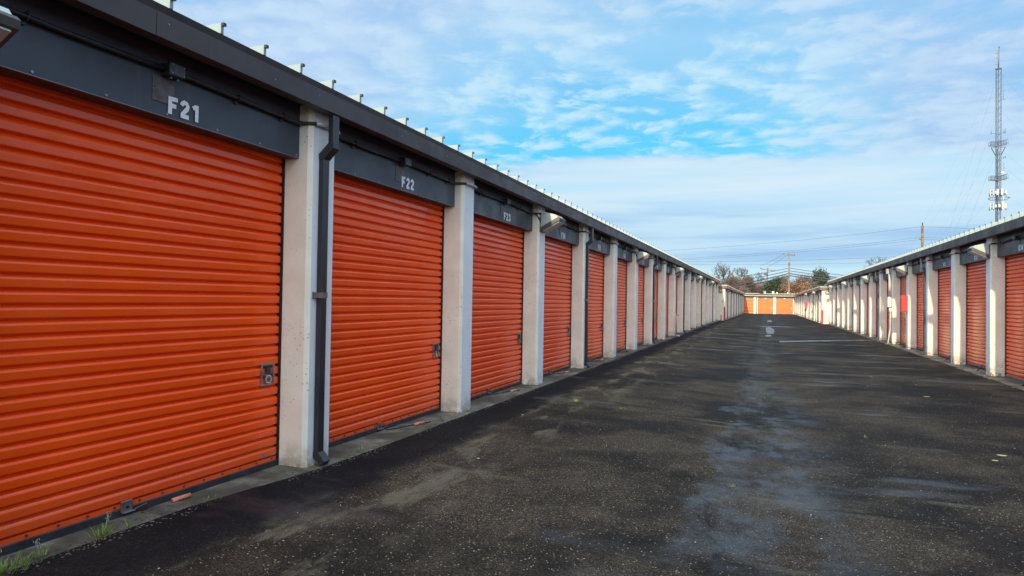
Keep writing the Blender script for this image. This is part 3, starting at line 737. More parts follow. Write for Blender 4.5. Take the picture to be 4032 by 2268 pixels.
# ---- rows C and D beyond, one thing each
def far_row(name,label,x,y,rz,z,n,letter,sgn,group):
    root=thing(name,label,'storage building',(x,y,z),rz,group)
    pl=m_pillar(2.72,-.1); hd=m_header(2.72,2.38); dr=m_door(DOORW,2.4); sp=None
    b=MB(); m=M['spout']; b.box(.09,.21,-.07,-.002,.06,2.50,m); b.prism([(-.17,2.66),(-.09,2.66),(-.002,2.5),(-.07,2.46)],.09,.21,m,axis='x'); sp=b.mesh('downspout')
    cj=MB(); cj.tube([(PW,.08,2.6),(PB-.02,.08,2.6),(PB+.05,-.03,2.6),(PB+PW-.05,-.03,2.6)],.02,M['dark'],6); cj.box(1.6,1.75,.02,.12,2.54,2.66,M['dark']); cjm=cj.mesh('conduit')
    s0=1 if sgn>0 else -1
    for k in range(n+1):
        xx=s0*k*PB if s0>0 else -k*PB
        xx=k*PB if s0>0 else -k*PB-PW
        put('pillar',pl,root,(xx,0,0))
        if k<n:
            dx=xx+PW if s0>0 else xx-PB+PW
            d=put('roll_up_door',dr,root,(dx+.007,.27,0)); put('bottom_bar',SH['bot'],d,(0,0,0)); put('latch',SH['latch'],d,(DOORW-.225,0,.70))
            put('header_panel',hd,root,(dx+.002,0,0)); put('conduit',cjm,root,(dx-PW,0,0))
        if k%2==1: put('downspout',sp,root,(xx,0,0))
    x0,x1=(0,n*PB+PW) if s0>0 else (-n*PB-PW,0)
    body(root,x0,x1,2.72,7.5,'pillar',-.2,.40)
    # cream end wall facing the viewer
    b=MB(); ex=-.012 if s0>0 else 0.0
    if s0>0: b.box(-.06,-.003,.0,7.5,-.15,2.715,M['cream'],.01)
    else: b.box(.003,.06,.0,7.5,-.15,2.715,M['cream'],.01)
    ew=b.build('end_wall',root)
    b=MB()
    xa,xb=((-.068,-.0605) if s0>0 else (.0605,.068))
    if letter=='C': b.box(xa,xb,.0,.11,-.12,1.17,M['redpaint']); b.box(xa,0,-.008,-.0005,-.12,1.17,M['redpaint'])
    else: b.box(xa,xb,.0,.12,-.12,1.12,M['redpaint']); b.box(xa,xb,.50,.58,-.12,.45,M['redpaint'])
    b.build('corner_stripe',root)
    t=put('row_letter',textmesh(letter,.20,M['greytext'],off=0.0,sx=.95),ew)
    # text faces local -y by default; turn it to face the end of the row
    t.rotation_euler=(0,0,R(-90) if s0>0 else R(90))
    if s0>0: t.location=(-.064,.27,1.53)
    else: t.location=(.064,.27,1.53)
    def ff(i,nn): return M['fascia_r'] if i%3!=1 else M['fascia_m']
    roof_parts(root,x0-.25 if s0>0 else x0,x1 if s0>0 else x1+.25,2.72,2.90,8.0,fas=ff,ribh=.05,rise=-.02)
    b=MB(); 
    if s0>0: b.box(-.262,-.251,-.15,7.9,2.72,2.90,M['fascia_b']); b.box(-.27,-.2515,-.12,7.9,2.905,3.0,M['rib'])
    else: b.box(.251,.262,-.15,7.9,2.72,2.90,M['fascia_b']); b.box(.2515,.27,-.12,7.9,2.905,3.0,M['rib'])
    b.build('end_fascia',root)
    return root
Cr=far_row('storage_building','far row of units on the left whose cream end wall carries the letter C',-3.14,57.9,R(90),-.075,17,'C',1,'storage rows along the drive')
Dr=far_row('storage_building','far row of units on the right whose cream end wall carries the letter D',4.17,57.9,R(-90),-.14,17,'D',-1,'storage rows along the drive')

# sign under the letter D
sg=thing('notice_sign','white notice sign with dark print on the end wall below the letter D','sign',(4.54,57.815,1.06))
b=MB(); b.box(-.19,.19,-.012,.0,-.25,.22,M['signw'],.003); b.build('sign_panel',sg)
b=MB()
for (z0,z1,x0,x1) in((.10,.16,-.05,.04),(.02,.05,-.13,.13),(-.06,-.01,-.10,-.02),(-.06,-.01,.0,.10),(-.14,-.115,-.14,.14),(-.17,-.15,-.13,.12),(-.21,-.185,-.14,.06)):
    b.box(x0,x1,-.0145,-.0125,z0,z1,M['greytext'])
b.build('print',sg)

# ---- building closing the drive
EY=111.8; EZ=-.20
E_=thing('storage_building','low cream building with bright orange doors closing the far end of the drive','storage building',(0,EY,EZ),0)
def xbox(nm,x0,x1,y0,y1,z0,z1,mm,par=E_): 
    return MB().box(x0,x1,y0,y1,z0,z1,M[mm],.01).build(nm,par)
for (a_,b2) in((-1.76,-1.42),(-1.30,-1.16),(1.13,1.54),(4.0,4.42),(7.0,7.4),(-4.5,-4.1),(-7.4,-7.0)):
    xbox('pillar',a_,b2,0,.35,-.2,2.62,'cream')
def enddoor(x0,x1,mm='enddoor',bars=False):
    b=MB(); rows=[]; z=.05
    while z<2.36:
        for (y,dz) in((.20,0),(.215,.01),(.215,.02),(.20,.03)): rows.append([(x0,y,z+dz),(x1,y,z+dz)])
        z+=.09
    b.sheet(rows,M[mm],False)
    d=b.build('roll_up_door',E_,fix=False)
    if bars:
        for zz in(.06,.62,1.14,1.66,2.20): MB().box(x0,x1,.16,.199,zz,zz+.05,M['yellowbar']).build('rail',d)
    else: MB().box(x1-.3,x1-.12,.16,.199,.78,.96,M['yellowbar']).build('latch',d)
    MB().box(x0,x1,.15,.30,2.34,2.66,M['greyhead']).build('header_panel',E_)
    MB().box((x0+x1)/2-.12,(x0+x1)/2+.12,.135,.149,2.36,2.46,M['signw']).build('unit_label',E_)
    MB().box(x0,x1,.16,.40,-.03,.05,M['fascia_m']).build('threshold',E_)
enddoor(-4.1,-1.76,bars=True); enddoor(-1.16,1.13); enddoor(1.54,4.0); enddoor(4.42,7.0); enddoor(-7.0,-4.5)
MB().box(-1.42,-1.30,.10,.2,-.1,2.62,M['spout']).build('downspout',E_)
xbox('wall',-14,14,.40,9,-.2,2.75,'cream')
b=MB(); b.prism([(-.42,2.84),(.45,3.18),(.45,3.0),(-.42,2.80)],-14,14,M['shingle'],axis='x')
for i in range(56):
    x=-14+i*.5; b.add([(x,-.425,2.842),(x+.02,-.425,2.842),(x+.16,.44,3.186),(x+.14,.44,3.186)],[(0,1,2,3)],M['bark'])
b.prism([(.45,3.12),(8.8,3.25),(8.8,3.1),(.45,3.0)],-14,14,M['shingle'],axis='x'); b.build('roof',E_)
xbox('gutter',-14,14,-.50,-.42,2.775,2.835,'cream'); xbox('soffit',-14,14,-.42,.36,2.68,2.74,'dark')
for (a_,b2,z) in((-14,-.9,3.17),(-.2,14,3.16)):
    MB().tube([(a_,.40,z),(b2,.40,z)],.035,M['cream'],8).build('roof_pipe',E_)
MB().tube([(.0,.40,3.16),(.0,.30,3.3)],.05,M['cream'],8).build('roof_pipe',E_)
for (x,zt,w_,mm) in((-1.35,3.40,.28,'dark'),(-.13,3.62,.36,'lamp_grey'),(1.12,3.55,.34,'offwhite'),(1.7,3.42,.2,'offwhite'),(3.25,3.42,.16,'offwhite'),(4.4,3.32,.42,'dark')):
    b=MB(); b.box(x-w_*.5,x+w_*.5,1.2,1.2+w_,3.1,zt-.08,M[mm],.02); b.prism([(x+w_*.62*math.cos(q*math.pi/6),1.2+w_/2+w_*.62*math.sin(q*math.pi/6)) for q in range(12)],zt-.08,zt,M[mm]); b.build('roof_vent',E_)
MB().box(1.2,1.45,-.012,-.002,1.3,1.7,M['signw']).build('unit_label',E_)

# ---------------------------------------------------------------- flood lights
def m_flood():
    body_=MB()
    w_=.175
    body_.prism([(-.03,-.09),(-.03,.130),(-.11,.162),(-.300,.112),(-.335,.070)],-w_,w_,M['lamp_glass'],axis='x')
    fr=MB(); fr.prism([(-.036,-.160),(-.030,-.098),(-.345,.074),(-.372,.050),(-.362,.010)],-w_-.012,w_+.012,M['lamp_dark'],axis='x')
    n0=Vector((-.462,-.886)); a0=Vector((-.050,-.152)); b0=Vector((-.348,.003))
    body_.prism([tuple(a0+n0*.004),tuple(b0+n0*.004),tuple(b0+n0*.016),tuple(a0+n0*.016)],-w_+.02,w_-.02,M['lamp_glass'],axis='x')
    fr.prism([(-.032,-.155),(-.004,-.155),(-.004,-.10),(-.032,-.102)],-w_*.6,w_*.6,M['lamp_dark'],axis='x')
    bk=MB(); bk.box(-.075,.075,-.030,-.0015,-.115,.135,M['lamp_grey'],.006); bk.tube([(.05,-.02,.10),(.11,-.06,.02),(.16,-.05,-.07)],.006,M['dark'],6)
    ar=MB(); ar.tube([(-.152,-.045,-.03),(-.158,-.20,.10)],.006,M['lamp_grey'],5); ar.tube([(.152,-.045,-.03),(.158,-.20,.10)],.006,M['lamp_grey'],5)
    dr=MB(); dr.tube([(-.20,.085,.14),(-.19,.04,.12),(-.13,-.015,.0),(-.06,-.03,-.07)],.013,M['dark'],7)
    return [('lamp_lens',body_.mesh('lamp_lens')),('lamp_frame',fr.mesh('lamp_frame')),('back_plate',bk.mesh('back_plate')),('arm',ar.mesh('arm')),('feed_conduit',dr.mesh('feed_conduit'))]
FL=m_flood()
def flood(label,loc,rz,group='floodlights on the row pillars'):
    t=thing('floodlight',label,'floodlight',loc,rz,group)
    for n_,me in FL: put(n_,me,t,(0,0,0))
    return t
for k in(-1,2,5,8,11,14):
    flood('grey wall floodlight on the pillar between doors F%d and F%d'%(21+k,22+k) if k>=0 else 'grey wall floodlight cut off by the top left corner, left of door F21',(XL,4.632+k*PB+(.27 if k<0 else .175),2.80 if k>=0 else 2.68),R(90))
for k in(0,3,6,9,12):
    flood('floodlight on the pillar between doors G%d and G%d'%(14-k-1,14-k),(XR,17.576+k*PB+.175,2.72),R(-90))
for (x,y,z,rz,l) in((-3.30,61.2,2.45,90,'small floodlight near the start of row C'),(-3.30,70.3,2.45,90,'small floodlight in the middle of row C'),(-3.30,79.5,2.45,90,'small far floodlight along row C'),
                    (4.17,64.0,2.42,-90,'small floodlight near the start of row D'),(4.17,76.2,2.42,-90,'small floodlight in the middle of row D')):
    flood(l,(x,y,z),R(rz))
def walllamp(label,loc):
    t=thing('wall_lamp',label,'wall lamp',loc,0,'box lamps on the end walls')
    MB().box(-.14,.14,-.16,-.02,-.11,.11,M['lamp_dark'],.02).build('housing',t); MB().box(-.10,.10,-.175,-.161,-.07,.07,M['lamp_glass'],.004).build('lens',t)
    MB().tube([(-.14,-.03,.05),(-.30,-.03,.05)],.015,M['lamp_grey'],6).build('conduit',t)
walllamp('square wall lamp high on the end wall above the letter C',(-3.50,57.83,2.42))
walllamp('square wall lamp high on the end wall above the letter D',(4.56,57.83,2.36))
walllamp('dark wall lamp on the right pillar of the far end building',(4.17,111.79,2.26))

# ---------------------------------------------------------------- padlocks
for (letter,num,kind,desc) in(('F',21,0,'round steel disc padlock'),('F',22,1,'small rectangular padlock'),('F',23,2,'small grey padlock'),('F',24,0,'shiny round padlock'),('F',25,0,'bright round padlock'),('F',26,1,'small steel padlock'),('F',27,0,'tiny bright padlock')):
    k=num-22
    y=4.632+k*PB+PW+.007+DOORW-.225+.070
    o=put('padlock',SH['lock%d'%kind],None,(XL-.300-.030,y,.703+.055),R(90)); tag(o,'%s hanging in the latch of door %s%d'%(desc,letter,num),'padlock','padlocks on the door latches')

# ---------------------------------------------------------------- boxes and pipes on row G
def redbox(label,loc,rz,s=1.0):
    t=thing('fire_box',label,'fire box',loc,rz,'red boxes on the right rows')
    MB().box(-.10*s,.10*s,-.20,-.002,-.285,.285,M['red'],.010).build('cabinet',t)
    b=MB(); b.box(.10*s+.0005,.10*s+.008,-.188,-.014,-.27,.27,M['red'],.003); b.build('cabinet_door',t)
    b=MB(); b.tube([(.112*s,-.14,.15),(.118*s,-.13,.03),(.118*s,-.09,-.01),(.118*s,-.06,.04),(.112*s,-.04,.16)],.008,M['redpaint'],6); b.build('handle',t)
redbox('tall bright red box fixed to the right row pillar beside door G11',(XR,17.576+3*PB+.10,1.52),R(-90))
redbox('small red box fixed far down row D beside a white meter box',(4.17,78.0,1.38),R(-90))
t=thing('meter_box','off-white electric meter box with white pipes on the right row pillar beside door G10','meter box',(XR,17.576+4*PB+.174,-.079),R(-90))
MB().box(-.02,.16,-.16,-.02,1.46,1.87,M['offwhite'],.012).build('cabinet',t)
MB().box(.02,.14,-.105,-.01,1.285,1.43,M['offwhite'],.008).build('lower_box',t)
MB().tube([(.075,-.10,1.87),(.075,-.10,2.72),(.06,-.14,2.82),(.06,-.16,2.98)],.022,M['offwhite'],8).build('pipe',t)
MB().tube([(.02,-.05,1.87),(.02,-.05,3.0)],.018,M['offwhite'],8).build('pipe',t)
MB().tube([(.08,-.05,1.285),(.08,-.05,.62),(.085,-.09,.35),(.09,-.14,.0)],.024,M['offwhite'],8).build('pipe',t)
MB().tube([(.045,-.04,1.285),(.045,-.04,.60),(.05,-.08,.35),(.052,-.11,.0)],.018,M['offwhite'],8).build('pipe',t)
MB().box(.0,.13,-.22,-.10,2.78,2.98,M['lamp_grey'],.01).build('upper_box',t)
t=thing('meter_box','white meter boxes on a pillar far down row D next to the small red box','meter box',(4.17,79.6,-.14),R(-90))
MB().box(-.1,.12,-.16,-.005,1.3,1.8,M['offwhite'],.01).build('cabinet',t); MB().box(-.1,.16,-.14,-.005,.35,.95,M['lamp_grey'],.01).build('lower_box',t)
MB().tube([(.0,-.06,1.8),(.0,-.06,2.6)],.03,M['offwhite'],7).build('pipe',t); MB().tube([(.0,-.06,.95),(.0,-.06,1.3)],.03,M['offwhite'],7).build('pipe',t)
# orange pipe by F29
t=thing('water_pipe','thin orange standpipe with a tap beside the pillar right of door F29','water pipe',(-3.56,4.632+8*PB-.10,0))
MB().tube([(0,0,-.02),(0,0,.92)],.028,M['handle'],8).build('pipe',t); MB().tube([(-.01,0,.86),(.12,.02,.90)],.02,M['handle'],7).build('tap',t); MB().box(.0,.16,-.05,.05,-.02,.035,M['lightgrey'],.01).build('foot',t)
t=thing('wall_pipe','thin dark hooped pipe low on a far pillar of row C','pipe',(-3.24,77.5,-.1))
MB().tube([(0,0,0),(0,0,.75),(0,.1,.86),(0,.22,.86),(0,.3,.7)],.02,M['dark'],6).build('pipe',t)
t=thing('guard_post','short rusty post against the end wall below the letter C','post',(-3.46,57.78,-.12))
MB().tube([(0,0,0),(.02,0,.55)],.03,M['redpaint'],7).build('post',t)

# ---------------------------------------------------------------- utility poles, wires, tower
def pole(label,base,top,r0,r1,arms,mm='wood',rz=0,extra=None):
    t=thing('utility_pole',label,'utility pole',base,rz,'utility poles')
    b=MB(); H=top[2]-base[2]; dx,dy=top[0]-base[0],top[1]-base[1]
    b.tube([(dx*q,dy*q,H*q) for q in(0,.25,.5,.75,1)],[r0+(r1-r0)*q for q in(0,.25,.5,.75,1)],M[mm],9); b.build('pole',t)
    for (z,x0,x1,dz) in arms:
        q=z/H; cx=dx*q
        bb=MB(); bb.prism([(cx+x0,z+dz),(cx+x1,z-dz),(cx+x1,z-dz+.14),(cx+x0,z+dz+.14)],-.07,.07,M['wood'],axis='y')
        for i in range(3):
            xx=cx+x0+(x1-x0)*(.04,.72,.96)[i]; zz=z+dz+( -2*dz)*((.04,.72,.96)[i])
            bb.tube([(xx,0,zz+.14),(xx,0,zz+.30)],.04,M['dark'],6)
        bb.build('crossarm',t)
    if extra: extra(t)
    return t
def ex1(t):
    for z in(6.45,6.15): MB().box(-1.0,.0,-.1,.1,z-.06,z+.09,M['wire']).build('cable_closure',t)
pole('tall straight wooden utility pole with one crossarm in the middle of the far end',(3.68,120,-.5),(3.62,120,9.8),.17,.13,[(10.0,-.87,.95,.05)],'palewood',0,ex1)
def ex2(t):
    MB().box(-.2,.55,-.2,.2,7.15,7.45,M['wire']).build('transformer',t)
    MB().tube([(-.1,.1,5.2),(.45,.1,6.4),(.40,.1,3.0)],.07,M['wood'],6).build('riser_pipe',t)
pole('leaning wooden utility pole with a tilted crossarm left of the straight pole',(-.15,130,-.5),(.33,130,7.9),.17,.13,[(8.0,-1.3,1.35,.22)],'wood',0,ex2)
def ex3(t):
    MB().box(-.45,.45,-.25,.25,14.9,15.2,M['wood']).build('bracket',t); MB().tube([(0,0,16.8),(0,0,18.3)],.10,M['wire'],6).build('insulator',t)
pole('reddish wooden utility pole rising behind the roof of the right row',(28.7,150,-.5),(28.7,150,17.2),.25,.20,[],'bark_w',0,ex3)
pole('short pale post standing behind the roof of row D',(10.2,110,-.5),(10.2,110,5.6),.13,.12,[],'palewood')
def sag(a_,b2,s,n=24):
    A=Vector(a_); B=Vector(b2); return [A.lerp(B,i/n)-Vector((0,0,4*s*(i/n)*(1-i/n))) for i in range(n+1)]
def wire(label,pts,r,mm,grp):
    b=MB(); 
    for p_ in pts: b.tube(p_,r,M[mm],5,cap=False)
    tag(b.build('power_line'),label,'power line',grp)
px0,pz=3.64,0
W_=[(7.4,.045,'upper thin cable on the near pole, dipping to both sides'),(6.95,.055,'second cable down on the straight pole'),(6.50,.085,'third thick cable on the straight pole'),(6.15,.085,'lowest thick cable on the straight pole')]
for i,(z,r,l) in enumerate(W_):
    zl=[5.3,4.55,3.3,3.0][i]; zr=[4.3,3.7,2.9,2.5][i]
    wire(l,[sag((px0,120,z),(-42,128,z+.2),2.6+.3*i),sag((px0,120,z),(60,112,z-.8),2.3)],r,'wire','cables on the straight pole')
for i,(za,zb,l) in enumerate(((17.0,17.0,'topmost thin wire between the reddish pole and the left'),(14.9,15.2,'middle thin wire from the reddish pole'),(14.5,14.8,'lower thin wire from the reddish pole'))):
    wire(l,[sag((28.7,150,za),(-90,175,za-1.8),2.6),sag((28.7,150,za),(120,140,zb-2),1.5)],.032,'wiregrey','wires on the reddish pole')
wire('pair of faint high wires crossing behind the straight pole',[sag((-60,170,13.0),(28.7,150,11.3),1.2),sag((-60,170,12.2),(40,150,10.6),1.2)],.03,'wiregrey','wires on the reddish pole')
wire('thin slack wires running from the straight pole crossarm down to the leaning pole',[sag((2.8,120,9.8),(-.9,130,8.4),.2),sag((3.5,120,9.8),(.2,130,8.2),.25)],.022,'wiregrey','cables on the straight pole')
wire('guy wire slanting down left of the straight pole',[sag((3.6,120,6.0),(1.2,120,2.6),0)],.05,'wire','cables on the straight pole')
wire('thin stay wire slanting down to the roof of row D',[sag((9.6,110,4.9),(5.8,104,3.0),0)],.03,'wiregrey','cables on the straight pole')

def tower():
    D=250.0; s=D/200; bx=54.84*s; t=thing('radio_mast','tall guyed lattice radio mast with antenna platforms above the right row','radio mast',(bx,D,-.5))
    zc=lambda z:(z-CAMH)*s+CAMH+.5
    top=zc(62.0); hw=.60*s
    c=[(hw*math.cos(a),hw*math.sin(a)) for a in(R(200),R(320),R(80))]
    b=MB()
    for i,(x,y) in enumerate(c): b.tube([(x,y,0),(x,y,top)],.13 if i==0 else .10,M['tower'],5)
    b.tube([(c[0][0]*.5,-.1,0),(c[0][0]*.5,-.1,zc(41.5))],.12,M['tower'],5); b.tube([(.25,-.2,0),(.25,-.2,zc(41))],.08,M['tower'],5)
    st=1.05; n=int(top/st)
    for i in range(n):
        z=i*st
        for j in range(3):
            a_=c[j]; d=c[(j+1)%3]
            b.tube([(*a_,z),(*d,z+st)] if i%2 else [(*d,z),(*a_,z+st)],.042,M['towerlight'],3,cap=False)
            if i%2==0: b.tube([(*a_,z),(*d,z)],.04,M['towerlight'],3,cap=False)
    b.build('mast',t)
    b=MB(); b.tube([(-.1,0,top),(-.1,0,zc(67.0))],.14,M['towerlight'],5); b.tube([(.1,0,top),(.1,0,zc(67.4))],.07,M['tower'],5); b.box(-hw,hw,-.5,.5,top-.1,top+.15,M['tower']); b.box(.0,.35,-.15,.15,zc(67.4),zc(67.7),M['tower']); b.build('top_spire',t)
    def platform(z,zb,wide,nm='platform'):
        b=MB(); 
        for y in(-1,1):
            b.prism([(-wide,z+.12*y),(0,z-.25),(wide,z+.35),(wide,z+.5),(0,z-.05),(-wide,z+.3)],y*.9-.05,y*.9+.05,M['tower'],axis='y')
            b.tube([(-wide,y*.9,z+zb),(0,y*.9,z+zb-.2),(wide,y*.9,z+zb+.4)],.06,M['tower'],4)
            for k in range(13):
                x=-wide+2*wide*k/12; b.tube([(x,y*.9,z),(x,y*.9,z+zb)],.045,M['tower'],4)
        b.build(nm,t)
    platform(zc(42.4),1.3,2.35); platform(zc(33.6),1.3,2.35)
    b=MB()
    for sx in(-1,1):
        b.tube([(sx*hw,0,zc(41.9)),(sx*1.9,0,zc(42.0)),(sx*hw,0,zc(39.9))],.10,M['tower'],5)
    b.build('guy_bracket',t)
    b=MB()
    for (x,z,h) in((-1.9,45.8,1.4),(1.5,45.8,1.4),(1.9,46.0,1.6),(1.5,39.3,.8),(1.95,39.4,.8)): b.tube([(x,0,zc(z)-h/2),(x,0,zc(z)+h/2)],.05,M['tower'],4)
    b.tube([(-1.9,0,zc(45.6)),(0,0,zc(45.3)),(1.95,0,zc(45.8))],.06,M['tower'],4); b.tube([(hw,0,zc(39.1)),(2,0,zc(39.3))],.05,M['tower'],4)
    for z in(64.8,66.0,63.2): b.tube([(-.8,0,zc(z)),(.0,0,zc(z))],.05,M['tower'],4)
    b.tube([(1.3,0,zc(54)),(1.3,0,zc(60.5))],.05,M['towerlight'],4); b.tube([(.7,0,zc(54)),(1.9,0,zc(54.0))],.07,M['towerlight'],4)
    b.tube([(1.5,0,zc(34.5)),(1.5,0,zc(38))],.04,M['tower'],4)
    b.build('whip_antennas',t)
    def dish(x,z,r):
        MB().prism([(x+r*math.cos(q*math.pi/6),z+r*math.sin(q*math.pi/6)) for q in range(12)],-.9,-.7,M['antenna' if r>.3 else 'tower'],axis='y').build('dish_antenna',t)
    dish(.95,zc(35.4),.42)
    for (z,hs,rad) in((30.4,1.9,2.1),(26.9,2.0,2.0)):
        zz=zc(z); b=MB()
        for q in range(12): 
            a0=q*math.pi/6; a1=(q+1)*math.pi/6
            for dz in(-.5,.5): b.tube([(rad*math.cos(a0),rad*.8*math.sin(a0),zz+dz),(rad*math.cos(a1),rad*.8*math.sin(a1),zz+dz)],.06,M['tower'],4)
        b.build('antenna_ring',t)
        for q,(x,dy,w_,h) in enumerate(((-2.1,-.3,.35,1.9),(-1.5,-1,.34,1.9),(-1.0,-1.3,.5,1.0),(-.55 if z>28 else -.1,-1.6,.60,1.9 if z>28 else 1.0),(.62 if z>28 else .85,-1.6,.62,2.0 if z>28 else 2.5),(1.5,-1.2,.34,1.5 if z<28 else .9),(1.95,-.6,.3,1.6))):
            MB().box(x-w_/2,x+w_/2,dy-.12,dy+.12,zz-h/2,zz+h/2,M['antenna'],.03).build('panel_antenna',t)
        b=MB()
        for q in range(9):
            x=-2.2+q*.55; b.box(x-.1,x+.1,.2,.5,zz-.9-.4*hsh(q,3),zz-.2,M['tower'])
        b.build('radio_units',t)
    zz=zc(28.8); b=MB()
    for dz in(-.45,.45): b.tube([(-2.3,-.6,zz+dz),(2.2,-.6,zz+dz)],.07,M['tower'],4)
    for k in range(9): b.tube([(-2.3+k*.56,-.6,zz-.45),(-2.3+k*.56,-.6,zz+.45)],.05,M['tower'],4)
    b.build('antenna_ring',t); dish(-2.6,zz,.29); dish(2.6,zz+.2,.29)
    MB().box(1.0,1.35,-.9,-.6,zz-.4,zz+.6,M['antenna']).build('panel_antenna',t)
    b=MB()
    for (z,gx,gy) in((61.5,-38,-30),(61.5,38,-30),(52,-38,-30),(52,38,-30),(42,-38,-30),(42,38,-30),(38,-38,-30),(38,38,-30),(42,-6,60),(52,-8,60),(61.5,-9,60),(31,-38,-30),(31,38,-30)):
        b.tube(sag((0,0,zc(z)),(gx,gy,0),1.2,10),.013,M['wiregrey'],4,cap=False)
    b.build('guy_wires',t)
tower()

# ---------------------------------------------------------------- trees
def branchtree(rng,h,spread,depth,r0,ksplit=3,up_=.35,tw=M['bark']):
    """trunk, then limbs reaching for points of a rounded crown, splitting three times"""
    trunk=MB(); crown=MB(); top=h*.42; W_=h*.40*spread; c0=Vector((0,0,h*.66)); hz=h*.34
    trunk.tube([(0,0,0),(.1,.05,top*.5),(.05,.1,top),(.15,.1,h*.62)],[r0,r0*.85,r0*.7,r0*.35],tw,6,cap=False)
    def pt(f):
        a=rng.uniform(0,6.283); u=rng.uniform(-.75,1); q=math.sqrt(max(0,1-u*u))
        return c0+Vector((math.cos(a)*q*W_,math.sin(a)*q*W_,u*hz))*f
    def near(p,f,sp):
        d=(p-Vector((0,0,h*.45))).normalized(); v=Vector((rng.gauss(0,1),rng.gauss(0,1),rng.gauss(.25,.8)))
        return p+(d*.8+v*.75).normalized()*sp
    def br(p,q,ra,rb):
        L=(q-p).length; m=p.lerp(q,.5)+Vector((rng.uniform(-1,1),rng.uniform(-1,1),rng.uniform(-.2,1)))*L*.13
        crown.tube([p,m,q],[ra,(ra+rb)/2,rb],tw,4 if ra>.06 else 3,cap=False)
    for i in range(9):
        z=rng.uniform(top*.75,h*.60); p=Vector((.08,.08,z)); q=pt(.55); br(p,q,r0*.42,r0*.26)
        for j in range(4):
            q2=near(q,1,h*.13*spread); br(q,q2,r0*.24,r0*.15)
            for k in range(3):
                q3=near(q2,1,h*.085); br(q2,q3,r0*.12,.028)
                for l in range(3): br(q3,near(q3,1,h*.05),.026,.014)
    return trunk,crown
def baretree(name,label,loc,h,seed,depth=6,spread=.75,r0=.22,mm='bark',group='bare trees on the skyline',ks=3):
    rng=random.Random(seed); t=thing(name,label,'tree',loc,0,group)
    tr,cr=branchtree(rng,h,spread,depth,r0,ks,.35,M[mm]); tr.build('trunk',t,fix=False); cr.build('crown',t,fix=False)
def leaftree(name,label,loc,w_,d_,h,z0,mm,seed,n,ls,cat='tree',group='trees beyond the end building',mm2=None,twig=False,shape='round',bark='bark'):
    rng=random.Random(seed); t=thing(name,label,cat,loc,0,group)
    b=MB(); b.tube([(0,0,0),(.1,0,z0+.3*h),(0,.1,z0+.6*h)],[.22,.16,.07],M[bark],6)
    for i in range(9):
        a=rng.uniform(0,6.28); b.tube([(0,0,z0*.6+h*.05*i),(math.cos(a)*w_*.2,math.sin(a)*d_*.2,z0+h*(.25+.04*i)),(math.cos(a)*w_*.38,math.sin(a)*d_*.38,z0+h*rng.uniform(.4,.8))],[.09,.06,.02],M[bark],4)
    b.build('trunk',t,fix=False)
    cl=[]
    for i in range(26):
        for _ in range(30):
            x,y,z=rng.uniform(-1,1),rng.uniform(-1,1),rng.uniform(-1,1)
            lim=1 if shape=='round' else (1-(z+1)/2*.9)
            if (x*x+y*y)/(lim*lim+1e-6)+(z*z if shape=='round' else 0)<1: break
        cl.append((x*.85,y*.85,z*.85,rng.uniform(.16,.34)))
    V=[];Fc=[];b=MB(); b2=M[mm2 or mm]
    for i in range(n):
        cx,cy,cz,cr=rng.choice(cl)
        x,y,z=cx+rng.gauss(0,cr*.55),cy+rng.gauss(0,cr*.55),cz+rng.gauss(0,cr*.5)
        p=Vector((x*w_/2,y*d_/2,z0+h*(z+1)/2))
        if p.z<.3: continue
        if twig:
            out=Vector((x*w_,y*d_,(z+.4)*h*.5)); out=(out.normalized() if out.length>0 else Vector((0,0,1)))+Vector((rng.uniform(-1,1),rng.uniform(-1,1),rng.uniform(-.4,1)))*.9
            out.normalize(); L=ls*rng.uniform(.6,2.2); sd=out.orthogonal().normalized(); sd.rotate(Matrix.Rotation(rng.uniform(0,6.28),3,out)); sd*=ls*rng.uniform(.035,.075)
            b.add([p-sd,p+sd,p+out*L],[(0,1,2)],M[mm] if i%3 else b2)
        else:
            a=Vector((rng.uniform(-1,1),rng.uniform(-1,1),rng.uniform(-1,1))).normalized(); c=a.orthogonal().normalized(); dd=a.cross(c); q=ls*rng.uniform(.5,1.3)
            b.add([p-c*q*.5,p+dd*q*.4,p+c*q*.6,p-dd*q*.35],[(0,1,2,3)],M[mm] if i%4 else b2)
    b.build('crown',t,fix=False)
baretree('bare_oak','tall bare oak with a rounded crown, highest on the left skyline',(-8.2,142,-.5),9.7,5,depth=6,r0=.36,spread=.80)
baretree('bare_oak','smaller bare oak just left of the tallest one, beside the roof end',(-10.6,142,-.5),7.9,11,depth=6,r0=.28,spread=.85)
baretree('bare_oak','open forked bare oak right of the tallest one',(-4.9,143,-.5),8.9,23,depth=6,r0=.30,spread=.8)
baretree('bare_oak','thin bare tree between the two utility poles',(1.4,146,-.5),7.3,31,depth=6,r0=.18,spread=.8)
baretree('bare_oak','faint bare tree left of the leaning pole',(-2.0,146,-.5),8.0,37,depth=6,r0=.14,spread=.8)
baretree('bare_oak','bare tree top showing above the roof of row G',(24.5,165,-.5),13.0,41,depth=6,r0=.3,spread=.75)
